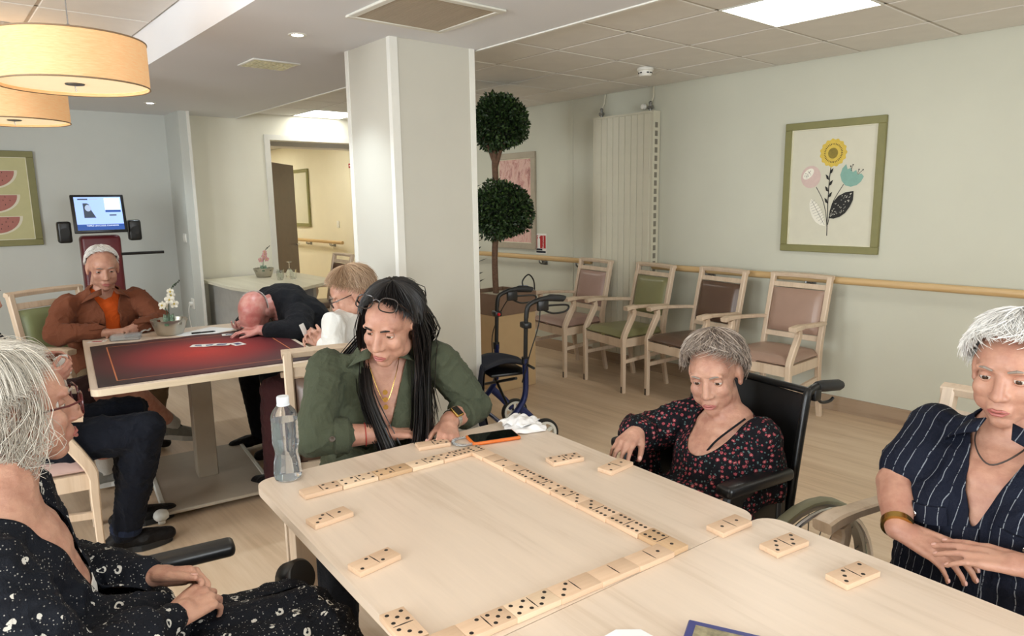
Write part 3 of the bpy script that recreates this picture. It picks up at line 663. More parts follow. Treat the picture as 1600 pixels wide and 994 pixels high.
# ------------------------------------------------------------------ red card table
rt = thing('card_table', 'pale table with a single square column and wheeled base under the red mat', 'table', (1.05, 3.77, 0), math.radians(-8))
MB().prism(rrect(.98, 1.36, .035, 5), .715, .74).build('table_top', 'oak_top', rt)
MB().prism(rrect(.984, 1.364, .037, 5), .712, .7375).build('edge_band', 'oak_edge', rt)
plain('table_grey', '#a89c8b', .45, var=.04)
MB().rbox(-.05, .05, -.055, .055, .05, .712, .004, 1).build('column', 'table_grey', rt)
MB().rbox(-.25, .25, -.42, .42, .035, .052, .004, 1).build('base_plate', 'table_grey', rt)
for sx in (-1, 1): MB().rbox(sx*.25-.012, sx*.25+.012, -.44, .44, .03, .056, .005, 1).build('base_rail', 'white_metal', rt)
for sx in (-1, 1):
    for sy in (-1, 1):
        m = MB().ell((sx*.27, sy*.42, .045), (.034, .04, .028), 14, 8); m.build('caster_hood', 'white_plastic', rt)
        MB().lathe([(.022, -.014), (.024, -.01), (.024, .01), (.022, .014)], 14, (sx*.27, sy*.42, .0245), M=rotm(0, PI/2, 0)).build('caster_wheel', 'white_plastic', rt)
def mat_mat():
    t = base('red_mat', '#8c1820', .55); tc = t.add('ShaderNodeTexCoord'); sp = t.add('ShaderNodeSeparateXYZ'); t.link(tc.outputs['Generated'], sp.inputs[0])
    dx = t.math('SUBTRACT', sp.outputs[0], .5); dy = t.math('SUBTRACT', sp.outputs[1], .5)
    rr = t.math('SQRT', t.math('ADD', t.math('MULTIPLY', dx, dx), t.math('MULTIPLY', dy, dy)))
    c0 = t.ramp(rr, [(0, srgb('#b0241c')), (.22, srgb('#8c1a1d')), (.42, srgb('#52141c')), (.6, srgb('#241115'))])
    n = t.noise(t.coord((30, 30, 30)), 1.5, 5, .7, 1.5); fl = t.math('MULTIPLY', t.math('GREATER_THAN', n, .62), t.math('LESS_THAN', rr, .2))
    c1 = t.mix(t.math('MULTIPLY', fl, .35), c0, srgb('#d8502a'))
    adx = t.math('ABSOLUTE', dx); ady = t.math('ABSOLUTE', dy); mx = t.math('MAXIMUM', adx, ady)
    ln = t.math('MULTIPLY', t.math('GREATER_THAN', mx, .418), t.math('LESS_THAN', mx, .424))
    t.link(t.mix(t.math('MULTIPLY', ln, .75), c1, srgb('#d07a4a')), t.P.inputs['Base Color'])
mat_mat()
mm = MB(); W_, D_ = .93, .99; nx, ny = 30, 30; vv = []
for j in range(ny+1):
    for i in range(nx+1):
        x, y = (i/nx-.5)*W_, (j/ny-.5)*D_; e = max(0, j/ny-.9)*10; vv.append((x, y, .0035+.004*e*(1+math.sin(x*31))*.5)); 
lo = [(x, y, 0) for x, y, z in vv]
ff = [(j*(nx+1)+i, j*(nx+1)+i+1, (j+1)*(nx+1)+i+1, (j+1)*(nx+1)+i) for j in range(ny) for i in range(nx)]
nb = len(vv); ring = list(range(nx+1))+[j*(nx+1)+nx for j in range(1, ny+1)]+[ny*(nx+1)+i for i in range(nx-1, -1, -1)]+[j*(nx+1) for j in range(ny-1, 0, -1)]
mm.add(vv+lo, ff+[tuple(nb+i for i in q[::-1]) for q in ff]+[(ring[k], nb+ring[k], nb+ring[(k+1) % len(ring)], ring[(k+1) % len(ring)]) for k in range(len(ring))], False)
mo = mm.build('game_mat', 'red_mat'); mo.location = (1.03, 3.62, .7405); mo.rotation_euler = (0, 0, math.radians(-8)); tag(mo, 'red and black card game mat spread over the far card table', 'mat')
# ------------------------------------------------------------------ far white table by the doorway
ft = thing('side_table', 'long pale table by the doorway with glasses and a pink orchid on it', 'table', (0, 0, 0)); wood('pale_top', '#e2dcc6', '#d6cfb6', .35, 1)
plain('panel_grey', '#b5b3ae', .5)
MB().prism([(2.14, 5.6), (2.32, 5.55), (3.0, 6.05), (3.02, 7.07), (2.08, 7.07), (2.06, 6.2)], .735, .76).build('table_top', 'pale_top', ft)
for bb in ((2.13, 2.16, 6.0, 7.04), (2.80, 2.83, 6.15, 7.04)): MB().box(*bb, 0, .735).build('end_panel', 'panel_grey', ft)
MB().box(2.16, 2.80, 7.01, 7.04, 0.1, .735).build('back_panel', 'panel_grey', ft)
MB().rbox(2.35, 2.43, 5.72, 5.80, 0, .735, .004, 1).build('leg', 'oak_frame', ft)
# ------------------------------------------------------------------ topiary in planter
plain('planter_brown', '#7b6250', .5); plain('planter_tan', '#bfa27a', .5, var=.03); plain('pebbles', '#a39a86', .8, var=.3, nscale=60, bump=.8, bscale=60, bdist=.02); plain('bark', '#6b4f3c', .8, var=.25, nscale=50, bump=.5, bscale=70, bdist=.01)
PX0, PX1, PY0, PY1 = 3.30, 3.70, 4.04, 4.44
pt = thing('planter', 'tall square tan planter with a brown rim behind the walker', 'planter', (3.5, 4.24, 0))
MB().rbox(-.2, .2, -.2, .2, 0, .60, .004, 1).build('body', 'planter_tan', pt)
m = MB()
for a in ((-.205, .205, -.205, -.185), (-.205, .205, .185, .205), (-.205, -.185, -.185, .185), (.185, .205, -.185, .185)): m.box(*a, .60, .765)
m.build('rim', 'planter_brown', pt); MB().box(-.185, .185, -.185, .185, .60, .735).build('pebble_fill', 'pebbles', pt)
tp = thing('topiary_tree', 'dark green topiary tree with two clipped leaf balls on one trunk', 'tree', (3.50, 4.24, .735))
MB().tube(spline([(.03, .08, -.1), (.02, .08, .3), (.05, .07, .7), (.03, .07, 1.0), (.04, .07, 1.4)], 6), [.024]*24+[.02], 10).build('trunk', 'bark', tp)
for a, b_ in (((.04, .07, .98), (.12, .03, 1.22)), ((.04, .07, .98), (-.07, .1, 1.24)), ((.04, .07, 1.0), (.05, -.05, 1.2)), ((.05, .07, .62), (.16, .0, .52)), ((.05, .07, .5), (-.08, .0, .62))):
    MB().tube(spline([a, (Vector(a)+Vector(b_))/2+Vector((0, 0, .03)), b_], 4), [.013]*8+[.007], 8).build('branch', 'bark', tp)
def leaf_mat(name, a, b_, c):
    t = base(name, a, .45); g = t.add('ShaderNodeNewGeometry'); t.link(t.ramp(g.outputs['Random Per Island'], [(0, srgb(a)), (.6, srgb(b_)), (1, srgb(c))]), t.P.inputs['Base Color'])
leaf_mat('boxwood_leaf', '#1a2a12', '#2b4220', '#486230')
def foliage(name, c, r, n, ls, parent, mat, seed=1):
    R_ = np.random.RandomState(seed); m = MB(); c = Vector(c)
    for _ in range(n):
        d_ = Vector(R_.normal(size=3)).normalized(); rad = r*(1-.45*R_.rand()**1.6)*(1+.06*math.sin(5*d_.x+3*d_.z)+.05*math.sin(7*d_.y))
        p = c+Vector((d_.x*rad, d_.y*rad, d_.z*rad*.96)); q = (d_+Vector(R_.normal(size=3))*.75).normalized(); sd_ = q.cross(Vector(R_.normal(size=3))).normalized(); nn = q.cross(sd_)
        L = ls*R_.uniform(.7, 1.3); Wd = L*.28
        m.add([p, p+q*L*.5+sd_*Wd+nn*.002, p+q*L, p+q*L*.5-sd_*Wd+nn*.002], [(0, 1, 2), (0, 2, 3)])
    o = m.build(name, mat, parent); o['kind'] = 'stuff'; return o
foliage('leaf_ball', (.07, .04, .66), .235, 7500, .03, tp, 'boxwood_leaf', 3); foliage('leaf_ball', (.06, .04, 1.335), .215, 6500, .03, tp, 'boxwood_leaf', 4)
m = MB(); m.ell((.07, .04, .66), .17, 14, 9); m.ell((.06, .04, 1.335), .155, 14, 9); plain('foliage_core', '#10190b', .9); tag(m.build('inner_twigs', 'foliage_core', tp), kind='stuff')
sp_ = thing('potted_plant', 'dark spiky leaf stem standing beside the topiary, half behind the pillar', 'plant', (3.36, 4.33, .735)); plain('spiky_leaf', '#1d2414', .5, var=.3)
MB().tube(spline([(0, 0, -.05), (-.01, 0, .35), (-.03, .01, .9)], 5), .012, 8).build('stem', 'bark', sp_)
R_ = np.random.RandomState(5)
for k in range(26):
    z = .1+.032*k; a = k*2.4; L = R_.uniform(.07, .11); d_ = Vector((math.cos(a), math.sin(a), .35)).normalized(); sd_ = d_.cross(Vector((0, 0, 1))).normalized(); p = Vector((-.01-.02*z, 0, z))
    MB().add([p-sd_*.004, p+d_*L*.45-sd_*.011, p+d_*L, p+d_*L*.45+sd_*.011, p+sd_*.004, p+d_*L*.45+Vector((0, 0, .006))], [(0, 1, 5), (1, 2, 5), (2, 3, 5), (3, 4, 5), (4, 0, 5)]).build('leaf', 'spiky_leaf', sp_)
plain('bag_blue', '#3f6ea8', .5)
bs = thing('basket', 'small blue container with a black loop handle on the planter edge', 'basket', (3.63, 4.11, .766))
MB().lathe([(.035, 0), (.045, .02), (.042, .035), (.0, .04)], 18).build('body', 'bag_blue', bs)
MB().tube(spline([(-.01, -.03, -.0), (-.02, -.02, .075), (.035, -.03, .125), (.085, -.035, .075), (.09, -.04, -.0)], 7), .006, 8).build('handle', 'black_plastic', bs)
# ------------------------------------------------------------------ rollator (walking frame)
plain('rollator_blue', '#1f2a5c', .3, .3); plain('fabric_navy', '#161a2a', .85, var=.12, bump=.3, bscale=300)
def wheel(parent, c, R_, wdt, axis='x', spoke=6, tyre='black_rubber', rim='chrome', name='wheel'):
    M = rotm(0, PI/2, 0) if axis == 'x' else rotm(PI/2, 0, 0)
    h = bpy.data.objects.new(name, MB().lathe([(R_-.015, -wdt/2), (R_-.006, -wdt/2), (R_, -wdt/4), (R_, wdt/4), (R_-.006, wdt/2), (R_-.015, wdt/2), (R_-.015, -wdt/2)], 32, M=M).mesh('tyre', tyre)); COL.objects.link(h); h.parent = parent; h.location = c
    m = MB().lathe([(R_-.030, -wdt*.46), (R_-.0148, -wdt*.46), (R_-.0148, wdt*.46), (R_-.030, wdt*.46), (R_-.030, -wdt*.46)], 32, M=M); m.lathe([(0, -wdt*.6), (.02, -wdt*.6), (.02, wdt*.6), (0, wdt*.6)], 16, M=M)
    m.build('rim', rim, h)
    for k in range(spoke):
        a = 2*PI*k/spoke; p = Vector((math.cos(a), math.sin(a), 0)); MB().bar(M @ (p*.015), M @ (p*(R_-.028)), .014 if spoke < 10 else .0025, .02 if spoke < 10 else .0025).build('spoke', rim, h)
    return h
ro = thing('rollator', 'dark blue four wheeled walking frame standing before the pillar', 'walker', (2.605, 3.215, 0), math.radians(71.6))
# local: +y = forward (away from handles), handles at -y side
for s in (-1, 1):
    x = s*.235
    MB().tube(spline([(x, -.10, .56), (x, -.10, .36), (x, -.06, .27), (x, .04, .17), (x, .14, .12)], 6), .020, 10, flat=(1.3, .8)).build('side_frame', 'rollator_blue', ro)
    MB().tube(spline([(x, -.06, .27), (x, -.13, .20), (x, -.2, .12)], 5), .018, 10, flat=(1.3, .8)).build('rear_strut', 'rollator_blue', ro)
    MB().tube([(x, -.10, .50), (x, -.11, .82)], .0125, 10).build('handle_post', 'black_plastic', ro)
    MB().tube([(x, -.10, .53), (x, -.10, .57)], .021, 10).build('height_clamp', 'black_plastic', ro)
    g = MB().tube(spline([(x, -.11, .80), (x, -.125, .87), (x, -.19, .90), (x, -.24, .905)], 5), .014, 10).build('handle_bend', 'black_plastic', ro)
    MB().tube(spline([(x, -.22, .903), (x, -.26, .908), (x, -.34, .90), (x, -.355, .895)], 4), [.016]*4+[.021]*4+[.019]*4+[.013], 12).build('grip', 'black_rubber', ro)
    MB().rbox(x-.014, x+.014, -.25, -.18, .835, .895, .006, 2).build('brake_housing', 'black_plastic', ro)
    MB().tube(spline([(x, -.22, .84), (x, -.28, .815), (x, -.36, .82), (x, -.385, .845), (x, -.36, .86), (x, -.25, .862)], 6), .006, 8).build('brake_lever', 'black_plastic', ro)
    MB().rbox(x-.028, x+.045, -.135, -.085, .74, .775, .008, 2).build('clamp_knob', 'black_plastic', ro)
    MB().tube(spline([(x, -.20, .86), (x+s*.06, -.16, .76), (x+s*.07, -.10, .6), (x, -.08, .42)], 7), .0035, 6).build('brake_cable', 'black_rubber', ro)
    wheel(ro, (x, .14, .09), .09, .032, rim='white_metal'); wheel(ro, (x, -.22, .09), .09, .032, rim='white_metal')
    MB().bar((x, .13, .13), (x, .14, .09), .03, .012).build('fork', 'black_plastic', ro); MB().bar((x, -.2, .12), (x, -.22, .085), .03, .012).build('fork', 'black_plastic', ro)
    MB().box(x-.017, x-.015 if s < 0 else x+.017, .0, .07, .17, .2).build('label_plate', 'white_plastic', ro)
plain('reflector_red', '#d0141c', .3); MB().ell((.235-.032, -.11, .757), .011, 10, 6).build('reflector', 'reflector_red', ro)
MB().rbox(-.2, .2, -.14, .10, .455, .475, .008, 2).build('seat', 'black_vinyl', ro)
MB().tube([(-.24, .02, .30), (.24, -.04, .45)], .009, 8).build('cross_brace', 'black_plastic', ro); MB().tube([(.24, .02, .30), (-.24, -.04, .45)], .009, 8).build('cross_brace', 'black_plastic', ro)
MB().tube([(-.24, .04, .175), (.24, .04, .175)], .012, 8).build('cross_tube', 'rollator_blue', ro)
MB().tube([(-.235, -.10, .53), (-.36, -.10, .53)], .008, 8).build('side_peg', 'black_plastic', ro)
dm = MB(); N1, N2 = 18, 22; vv = []
for i in range(N1+1):
    for j in range(N2+1):
        u, t_ = i/N1, j/N2; x = -.30+.16*u
        s_ = t_*.62; y0 = -.13+.02*math.sin(3*u)
        if s_ < .25: y, z = y0+.25-s_*1.0, .505+.03*math.sin(PI*s_/.25)
        else: y, z = y0-.02*math.sin((s_-.25)*8)-.01, .505-(s_-.25)
        x2 = -.02+(u-.5)*.34; vv.append((x2, .0-y-.02+.012*math.sin(9*u+4*t_), z+.008*math.sin(11*u)))
nb = len(vv); vv += [(x+.006, y+.006, z-.006) for x, y, z in vv]; q_ = [(i*(N2+1)+j, i*(N2+1)+j+1, (i+1)*(N2+1)+j+1, (i+1)*(N2+1)+j) for i in range(N1) for j in range(N2)]
dm.add(vv, q_+[tuple(nb+k for k in q[::-1]) for q in q_], True)
jk = dm.build('folded_jacket', 'fabric_navy'); jk.matrix_world = Matrix.Translation((2.605, 3.215, .0)) @ Matrix.Rotation(math.radians(71.6), 4, 'Z'); tag(jk, 'dark navy jacket hung over the seat of the walking frame', 'jacket')
# ------------------------------------------------------------------ screen on a stand behind the brown jacket man
st = thing('karaoke_stand', 'dark red stand with a bright screen and two black speakers by the left wall', 'screen stand', (1.17, 6.55, 0), math.radians(-2)); plain('stand_red', '#5c1a20', .4)
MB().rbox(-.145, .145, -.02, .12, .05, 1.24, .03, 3).build('column', 'stand_red', st); MB().rbox(-.26, .26, -.16, .2, 0, .05, .015, 2).build('base', 'black_plastic', st)
ti = math.radians(-14); Mscr = Matrix.Translation((0, -.06, 1.415)) @ Matrix.Rotation(ti, 4, 'X')
sc_ = MB().rbox(-.188, .188, -.012, .02, -.155, .155, .005, 2).build('screen_bezel', 'black_plastic', st, M=Mscr)
def emis(name, c, e):
    t = base(name, c, .4); t.P.inputs['Emission Color'].default_value = srgb(c); t.P.inputs['Emission Strength'].default_value = e; return name
emis('screen_blue', '#9dbaf0', .85); emis('screen_bar', '#2c4f95', .7); emis('screen_white', '#e8f0ff', 1.0); emis('screen_dark', '#3c4656', .6); emis('screen_grey', '#9fb0cc', .8)
MB().box(-.165, .165, -.0135, -.0125, -.135, .135).build('display', 'screen_blue', sc_)
MB().box(-.165, .165, -.0142, -.0136, -.135, -.088).build('title_bar', 'screen_bar', sc_)
for tx, sz, x, z, mt in (('TAPEZ UN CODE CHANSON', .0175, .012, -.100, 'screen_white'), ('15:48', .011, .142, -.100, 'screen_grey'), ('Code chanson', .009, -.115, -.124, 'screen_grey'), ('Recherche', .009, .03, -.124, 'screen_grey'), ('Menu', .009, .13, -.124, 'screen_white'), ('Bonne fête', .014, -.105, .115, 'screen_dark'), ('MODE', .012, .11, .022, 'screen_dark')):
    if tx in ('15:48', 'Code chanson', 'Recherche', 'Menu', 'Bonne fête', 'MODE'): continue
    tm = text_mesh(tx, sz, .0001); setmat(tm, mt); ob('lettering', tm, None, sc_, M=Matrix.Translation((x, -.0146, z)) @ Matrix.Rotation(PI/2, 4, 'X'))
for x0, x1, z0, z1, mt in ((-.14, -.07, .112, .122, 'screen_dark'), (-.06, -.0, .113, .119, 'screen_grey'), (.045, .155, .03, .125, 'screen_white'), (.045, .155, .01, .028, 'screen_bar'), (.07, .12, -.02, -.01, 'screen_dark'), (-.155, -.10, -.128, -.118, 'screen_grey'), (-.08, -.02, -.126, -.121, 'screen_grey'), (.03, .08, -.126, -.121, 'screen_grey'), (.11, .15, -.128, -.118, 'screen_white'), (-.155, -.122, -.108, -.094, 'screen_grey')):
    MB().box(x0, x1, -.0141, -.0136, z0, z1).build('screen_item', mt, sc_)
m = MB(); m.prism([(-.108, -.035), (-.025, -.035), (-.055, .03), (-.065, .075), (-.08, .085), (-.108, .085)], -.0141, -.0136, 'y'); m.build('screen_portrait', 'screen_dark', sc_)
m = MB(); m.prism([(-.075+.022*math.cos(a*.4), .045+.027*math.sin(a*.4)) for a in range(16)], -.0145, -.0141, 'y'); m.build('screen_portrait_face', 'screen_grey', sc_)
for s in (-1, 1):
    sp2 = MB().rbox(s*.25-.048, s*.25+.048, -.06, .03, 1.19, 1.36, .018, 3).build('speaker', 'black_plastic', st)
    MB().lathe([(0, 0), (.03, 0), (.033, .003), (.034, .006)], 20, (s*.25, -.0615, 1.275), M=rotm(PI/2, 0, 0)).build('speaker_cone', 'black_rubber', sp2)
MB().tube([(.1, .0, 1.08), (.46, -.02, 1.08)], .012, 8).build('side_arm', 'black_plastic', st)
# ------------------------------------------------------------------ dominoes
wood('domino_wood', '#d6b698', '#c8a585', .5, 0, 1.6); wood('domino_pale', '#dfc4a6', '#d2b493', .5, 0, 1.6); wood('domino_dark', '#c6a47f', '#b8926d', .5, 0, 1.6)
plain('domino_ink', '#1b130d', .6)
DL, DW, DH = .0985, .0475, .012
PIP = {0: [], 1: [(0, 0)], 2: [(-1, -1), (1, 1)], 3: [(-1, -1), (0, 0), (1, 1)], 4: [(-1, -1), (-1, 1), (1, -1), (1, 1)], 5: [(-1, -1), (-1, 1), (0, 0), (1, -1), (1, 1)], 6: [(-1, -1), (0, -1), (1, -1), (-1, 1), (0, 1), (1, 1)]}
_dm = {}
for n_ in ('domino_wood', 'domino_pale', 'domino_dark'): _dm[n_] = MB().rbox(-DL/2, DL/2, -DW/2, DW/2, 0, DH, .0012, 2).mesh('domino_body', n_)
_pip = MB().lathe([(0, .0003), (.0039, .0003), (.0041, 0), (0, 0)], 14).mesh('pip', 'domino_ink')
_div = MB().prism([(-.0003, -.019), (.0004, -.019), (.0013, -.001), (.0013, .001), (.0004, .019), (-.0004, .019), (-.0013, .001), (-.0013, -.001)], 0, .0004).mesh('divider', 'domino_ink')
DOT = ['blank', 'one', 'two', 'three', 'four', 'five', 'six']
def domino(a, b_, rot, p, q, label, wd='domino_wood', flip=1):
    P = T0+TXv*a-TYv*b_; r = thing('domino', label, 'domino', (P.x, P.y, ZT+.0003), TA+math.radians(rot), 'large wooden dominoes on the table')
    ob('domino_body', _dm[wd], None, r); ob('divider', _div, None, r, (0, 0, DH))
    for s, k in ((-1, p), (1, q)):
        for i, j in PIP[k]: ob('pip', _pip, None, r, (s*DL/4+i*.0135, flip*j*.0135, DH))
k_ = ['%s-%s domino, %s in the back row' % t_ for t_ in (('blank', 'four', 'leftmost, beside the water bottle,'), ('four', 'four', 'second from the left'), ('four', 'one', 'the darker one in the middle'), ('one', 'five', 'second from the right'), ('five', 'six', 'rightmost'))]
for i, (p, q, wd) in enumerate(((0, 4, 'domino_wood'), (4, 4, 'domino_pale'), (4, 1, 'domino_dark'), (1, 5, 'domino_pale'), (5, 6, 'domino_wood'))): domino(.1175+.1*i, .180+.0015*i, 0, p, q, k_[i], wd)
ch = [(.212, 6, 0, 'six-blank domino at the far corner where the two rows meet'), (.311, 0, 2, 'blank-two domino, second in the long row from the far corner'), (.410, 2, 6, 'two-six domino, third in the long row from the far corner'), (.509, 6, 4, 'six-four domino, fourth in the long row from the far corner'), (.608, 4, 3, 'four-three domino in the middle of the long row'), (.705, 3, 6, 'three-six domino, third from the near end of the long row'), (.803, 6, 6, 'six-six domino, next to last in the long row'), (.902, 6, 1, 'six-one domino ending the long row, darker wood')]
for i, (b_, p, q, lb) in enumerate(ch): domino(.585+.0013*i, b_, -90-.7, p, q, lb, 'domino_dark' if i == 7 else 'domino_wood', -1)
nr = [(.5225, .929, 0, 1, 'blank-one domino starting the near row at the long row end'), (.4245, .925, 0, 0, 'double blank domino, second in the near row'), (.3265, .921, 3, 0, 'three-blank domino, third in the near row'), (.228, .917, 5, 3, 'five-three domino, fourth in the near row, palest'), (.1295, .9135, 2, 5, 'two-five domino in the near row close to the bottom edge'), (.031, .910, 2, 0, 'last domino of the near row, cut by the bottom edge')]
for i, (a, b_, p, q, lb) in enumerate(nr): domino(a, b_, -1.5, p, q, lb, ('domino_wood', 'domino_wood', 'domino_wood', 'domino_pale', 'domino_wood', 'domino_wood')[i])
for a, b_, rot, p, q, lb in ((.0745, .347, 7, 3, 1, 'loose three-one domino near the water bottle by the left table edge'), (.069, .598, 9, 2, 2, 'loose domino in the middle of the left table edge'), (.012, .832, -92, 5, 3, 'loose five-three domino at the near left table edge'), (.513, .066, -13, 0, 5, 'loose blank-five domino behind the back row beside the clear coil'), (.744, .408, -12, 4, 5, 'loose four-five domino near the phone, beside the long row'), (.817, .536, 8, 2, 1, 'loose two-one domino in front of the wheelchair woman hand'), (.767, .943, -2, 1, 1, 'loose one-one domino on the joint of the two tables'), (.784, 1.068, -6, 3, 3, 'loose double three domino on the right hand table'), (.78, 1.217, -8, 3, 2, 'loose three-two domino nearest the navy shirt woman')):
    domino(a, b_, rot, p, q, lb)
# ------------------------------------------------------------------ things on the domino tables
def glassy(name, col, rough=.03, ior=1.2, tr=1.0):
    t = base(name, col, rough); t.P.inputs['Transmission Weight'].default_value = tr; t.P.inputs['IOR'].default_value = ior; return name
glassy('bottle_plastic', '#f4f8fc', .05, 1.07, .95); glassy('bottle_water', '#f0f6fb', .02, 1.18, .95); plain('bottle_cap', '#e3e8ee', .35)
P = T0+TXv*.082-TYv*.037
bt = thing('water_bottle', 'clear plastic water bottle with a white cap at the table corner', 'bottle', (P.x, P.y, ZT+.0005))
prof = [(0, .004), (.026, .0), (.034, .004), (.0365, .014), (.0355, .03), (.034, .05), (.031, .062), (.0295, .075), (.031, .088), (.0345, .10)]
for k in range(5): prof += [(.0352, .104+.013*k), (.0338, .110+.013*k)]
prof += [(.035, .17), (.034, .178), (.029, .190), (.021, .200), (.0145, .206), (.0135, .213)]
MB().lathe(prof, 36).build('body', 'bottle_plastic', bt)
wp = [(0, .006)]+[(max(0, r_-.0012), max(z_, .006)) for r_, z_ in prof[1:] if z_ < .165]+[(.033, .165), (0, .165)]
MB().lathe(wp, 36).build('water', 'bottle_water', bt)
m = MB().lathe([(.0155, .207), (.0162, .210), (.0162, .226), (.015, .229), (0, .229)], 28); cp = m.build('cap', 'bottle_cap', bt)
MB().lathe([(.0165, .2045), (.017, .207), (.0155, .209), (.0145, .2045)], 24).build('neck_ring', 'bottle_cap', bt)
plain('phone_orange', '#d06a22', .45, var=.05); t = base('phone_glass', '#0b0c0e', .06)
P = T0+TXv*.692-TYv*.128
ph = thing('smartphone', 'black phone in an orange case beside the white napkins', 'phone', (P.x, P.y, ZT+.0005), TA+math.radians(-15))
MB().rbox(-.078, .078, -.040, .040, 0, .0115, .005, 3).build('case', 'phone_orange', ph); MB().prism(rrect(.146, .071, .009), .0112, .0124).build('screen', 'phone_glass', ph)
MB().rbox(-.02, .02, -.0415, -.039, .004, .008, .0008, 1).build('side_button', 'phone_orange', ph)
glassy('clear_coil', '#e9ecec', .15, 1.3, .7)
P = T0+TXv*.605-TYv*.100
co = thing('bracelet', 'clear spiral coil bracelet lying behind the dominoes', 'bracelet', (P.x, P.y, ZT+.0045)); M_ = 44
m = MB(); pts = []
for k in range(M_*8):
    a = 2*PI*k/(M_*8); c = a*M_; rr = .034+.004*math.cos(c); pts.append((rr*math.cos(a)*1.1, rr*math.sin(a), .004*math.sin(c)+.001))
m.tube(pts, .0009, 4, closed=True); m.build('coil', 'clear_coil', co); MB().tube([(.034*1.1*math.cos(2*PI*k/40), .034*math.sin(2*PI*k/40), 0) for k in range(40)], .0028, 6, closed=True).build('core', 'clear_coil', co)
plain('napkin_white', '#e9e6e4', .8, var=.02, bump=.2, bscale=90)
def napkin(a, b_, rot, z0, sx, sy, seed, label):
    R_ = np.random.RandomState(seed); P = T0+TXv*a-TYv*b_; n = 26; v = []; ph_ = R_.rand(6)*6.28
    for j in range(n+1):
        for i in range(n+1):
            u, w_ = i/n*2-1, j/n*2-1; e = max(abs(u), abs(w_))
            edge = 1+.07*math.sin(4*math.atan2(w_, u)+ph_[0])+.04*math.sin(9*math.atan2(w_, u)+ph_[1])
            z = z0+.012*(1-e**3)+.004*math.sin(5*u+3*w_+ph_[2])*(1-e)+.003*math.sin(9*w_-4*u+ph_[3])+.0035*abs(math.sin(6*w_+2*u+ph_[4]))
            v.append((u*sx*edge, w_*sy*edge, max(.0016, z)))
    nb = len(v); v += [(x, y, max(0.0006, z-.0016)) for x, y, z in v]; q_ = [(j*(n+1)+i, j*(n+1)+i+1, (j+1)*(n+1)+i+1, (j+1)*(n+1)+i) for j in range(n) for i in range(n)]
    ring = list(range(n+1))+[j*(n+1)+n for j in range(1, n+1)]+[n*(n+1)+i for i in range(n-1, -1, -1)]+[j*(n+1) for j in range(n-1, 0, -1)]
    m = MB(); m.add(v, q_+[tuple(nb+k for k in f[::-1]) for f in q_]+[(ring[k], nb+ring[k], nb+ring[(k+1) % len(ring)], ring[(k+1) % len(ring)]) for k in range(len(ring))], True)
    o = m.build('napkin', 'napkin_white'); o.location = (P.x, P.y, ZT+.0005); o.rotation_euler = (0, 0, TA+math.radians(rot)); tag(o, label, 'napkin', 'white napkins on the far table corner')
napkin(.832, .105, -25, .002, .062, .055, 1, 'lowest crumpled white napkin at the far table corner beside the phone'); napkin(.835, .075, 15, .016, .050, .050, 2, 'topmost crumpled white napkin in the little pile beside the phone')
P = T0+TXv*.285-TYv*1.145
pp = MB(); pp.add([(-.05, .09, .0012), (.02, .085, .004), (.055, .06, .0012), (.06, -.1, .0012), (-.05, -.1, .0012)]+[(-.05, .09, 0), (.02, .085, .0028), (.055, .06, 0), (.06, -.1, 0), (-.05, -.1, 0)], [(0, 4, 3, 2, 1), (5, 6, 7, 8, 9), (0, 1, 6, 5), (1, 2, 7, 6), (2, 3, 8, 7), (3, 4, 9, 8), (4, 0, 5, 9)])
plain('paper_white', '#eceeee', .7, var=.01); o = pp.build('paper_sheet', 'paper_white'); o.location = (P.x, P.y, ZT+.0005); tag(o, 'white paper corner at the bottom edge of the photo', 'paper')
plain('booklet_blue', '#343a78', .4); P = T0+TXv*.40-TYv*1.22
bk = thing('booklet', 'small booklet with a blue cover edge at the bottom of the photo', 'booklet', (P.x, P.y, ZT+.0005), math.radians(25)); MB().rbox(-.06, .06, -.08, .08, 0, .010, .002, 1).build('cover', 'booklet_blue', bk); plain('booklet_print', '#8d8468', .5, var=.5, nscale=60); MB().box(-.052, .046, -.08, .066, .0102, .0108).build('front_print', 'booklet_print', bk)
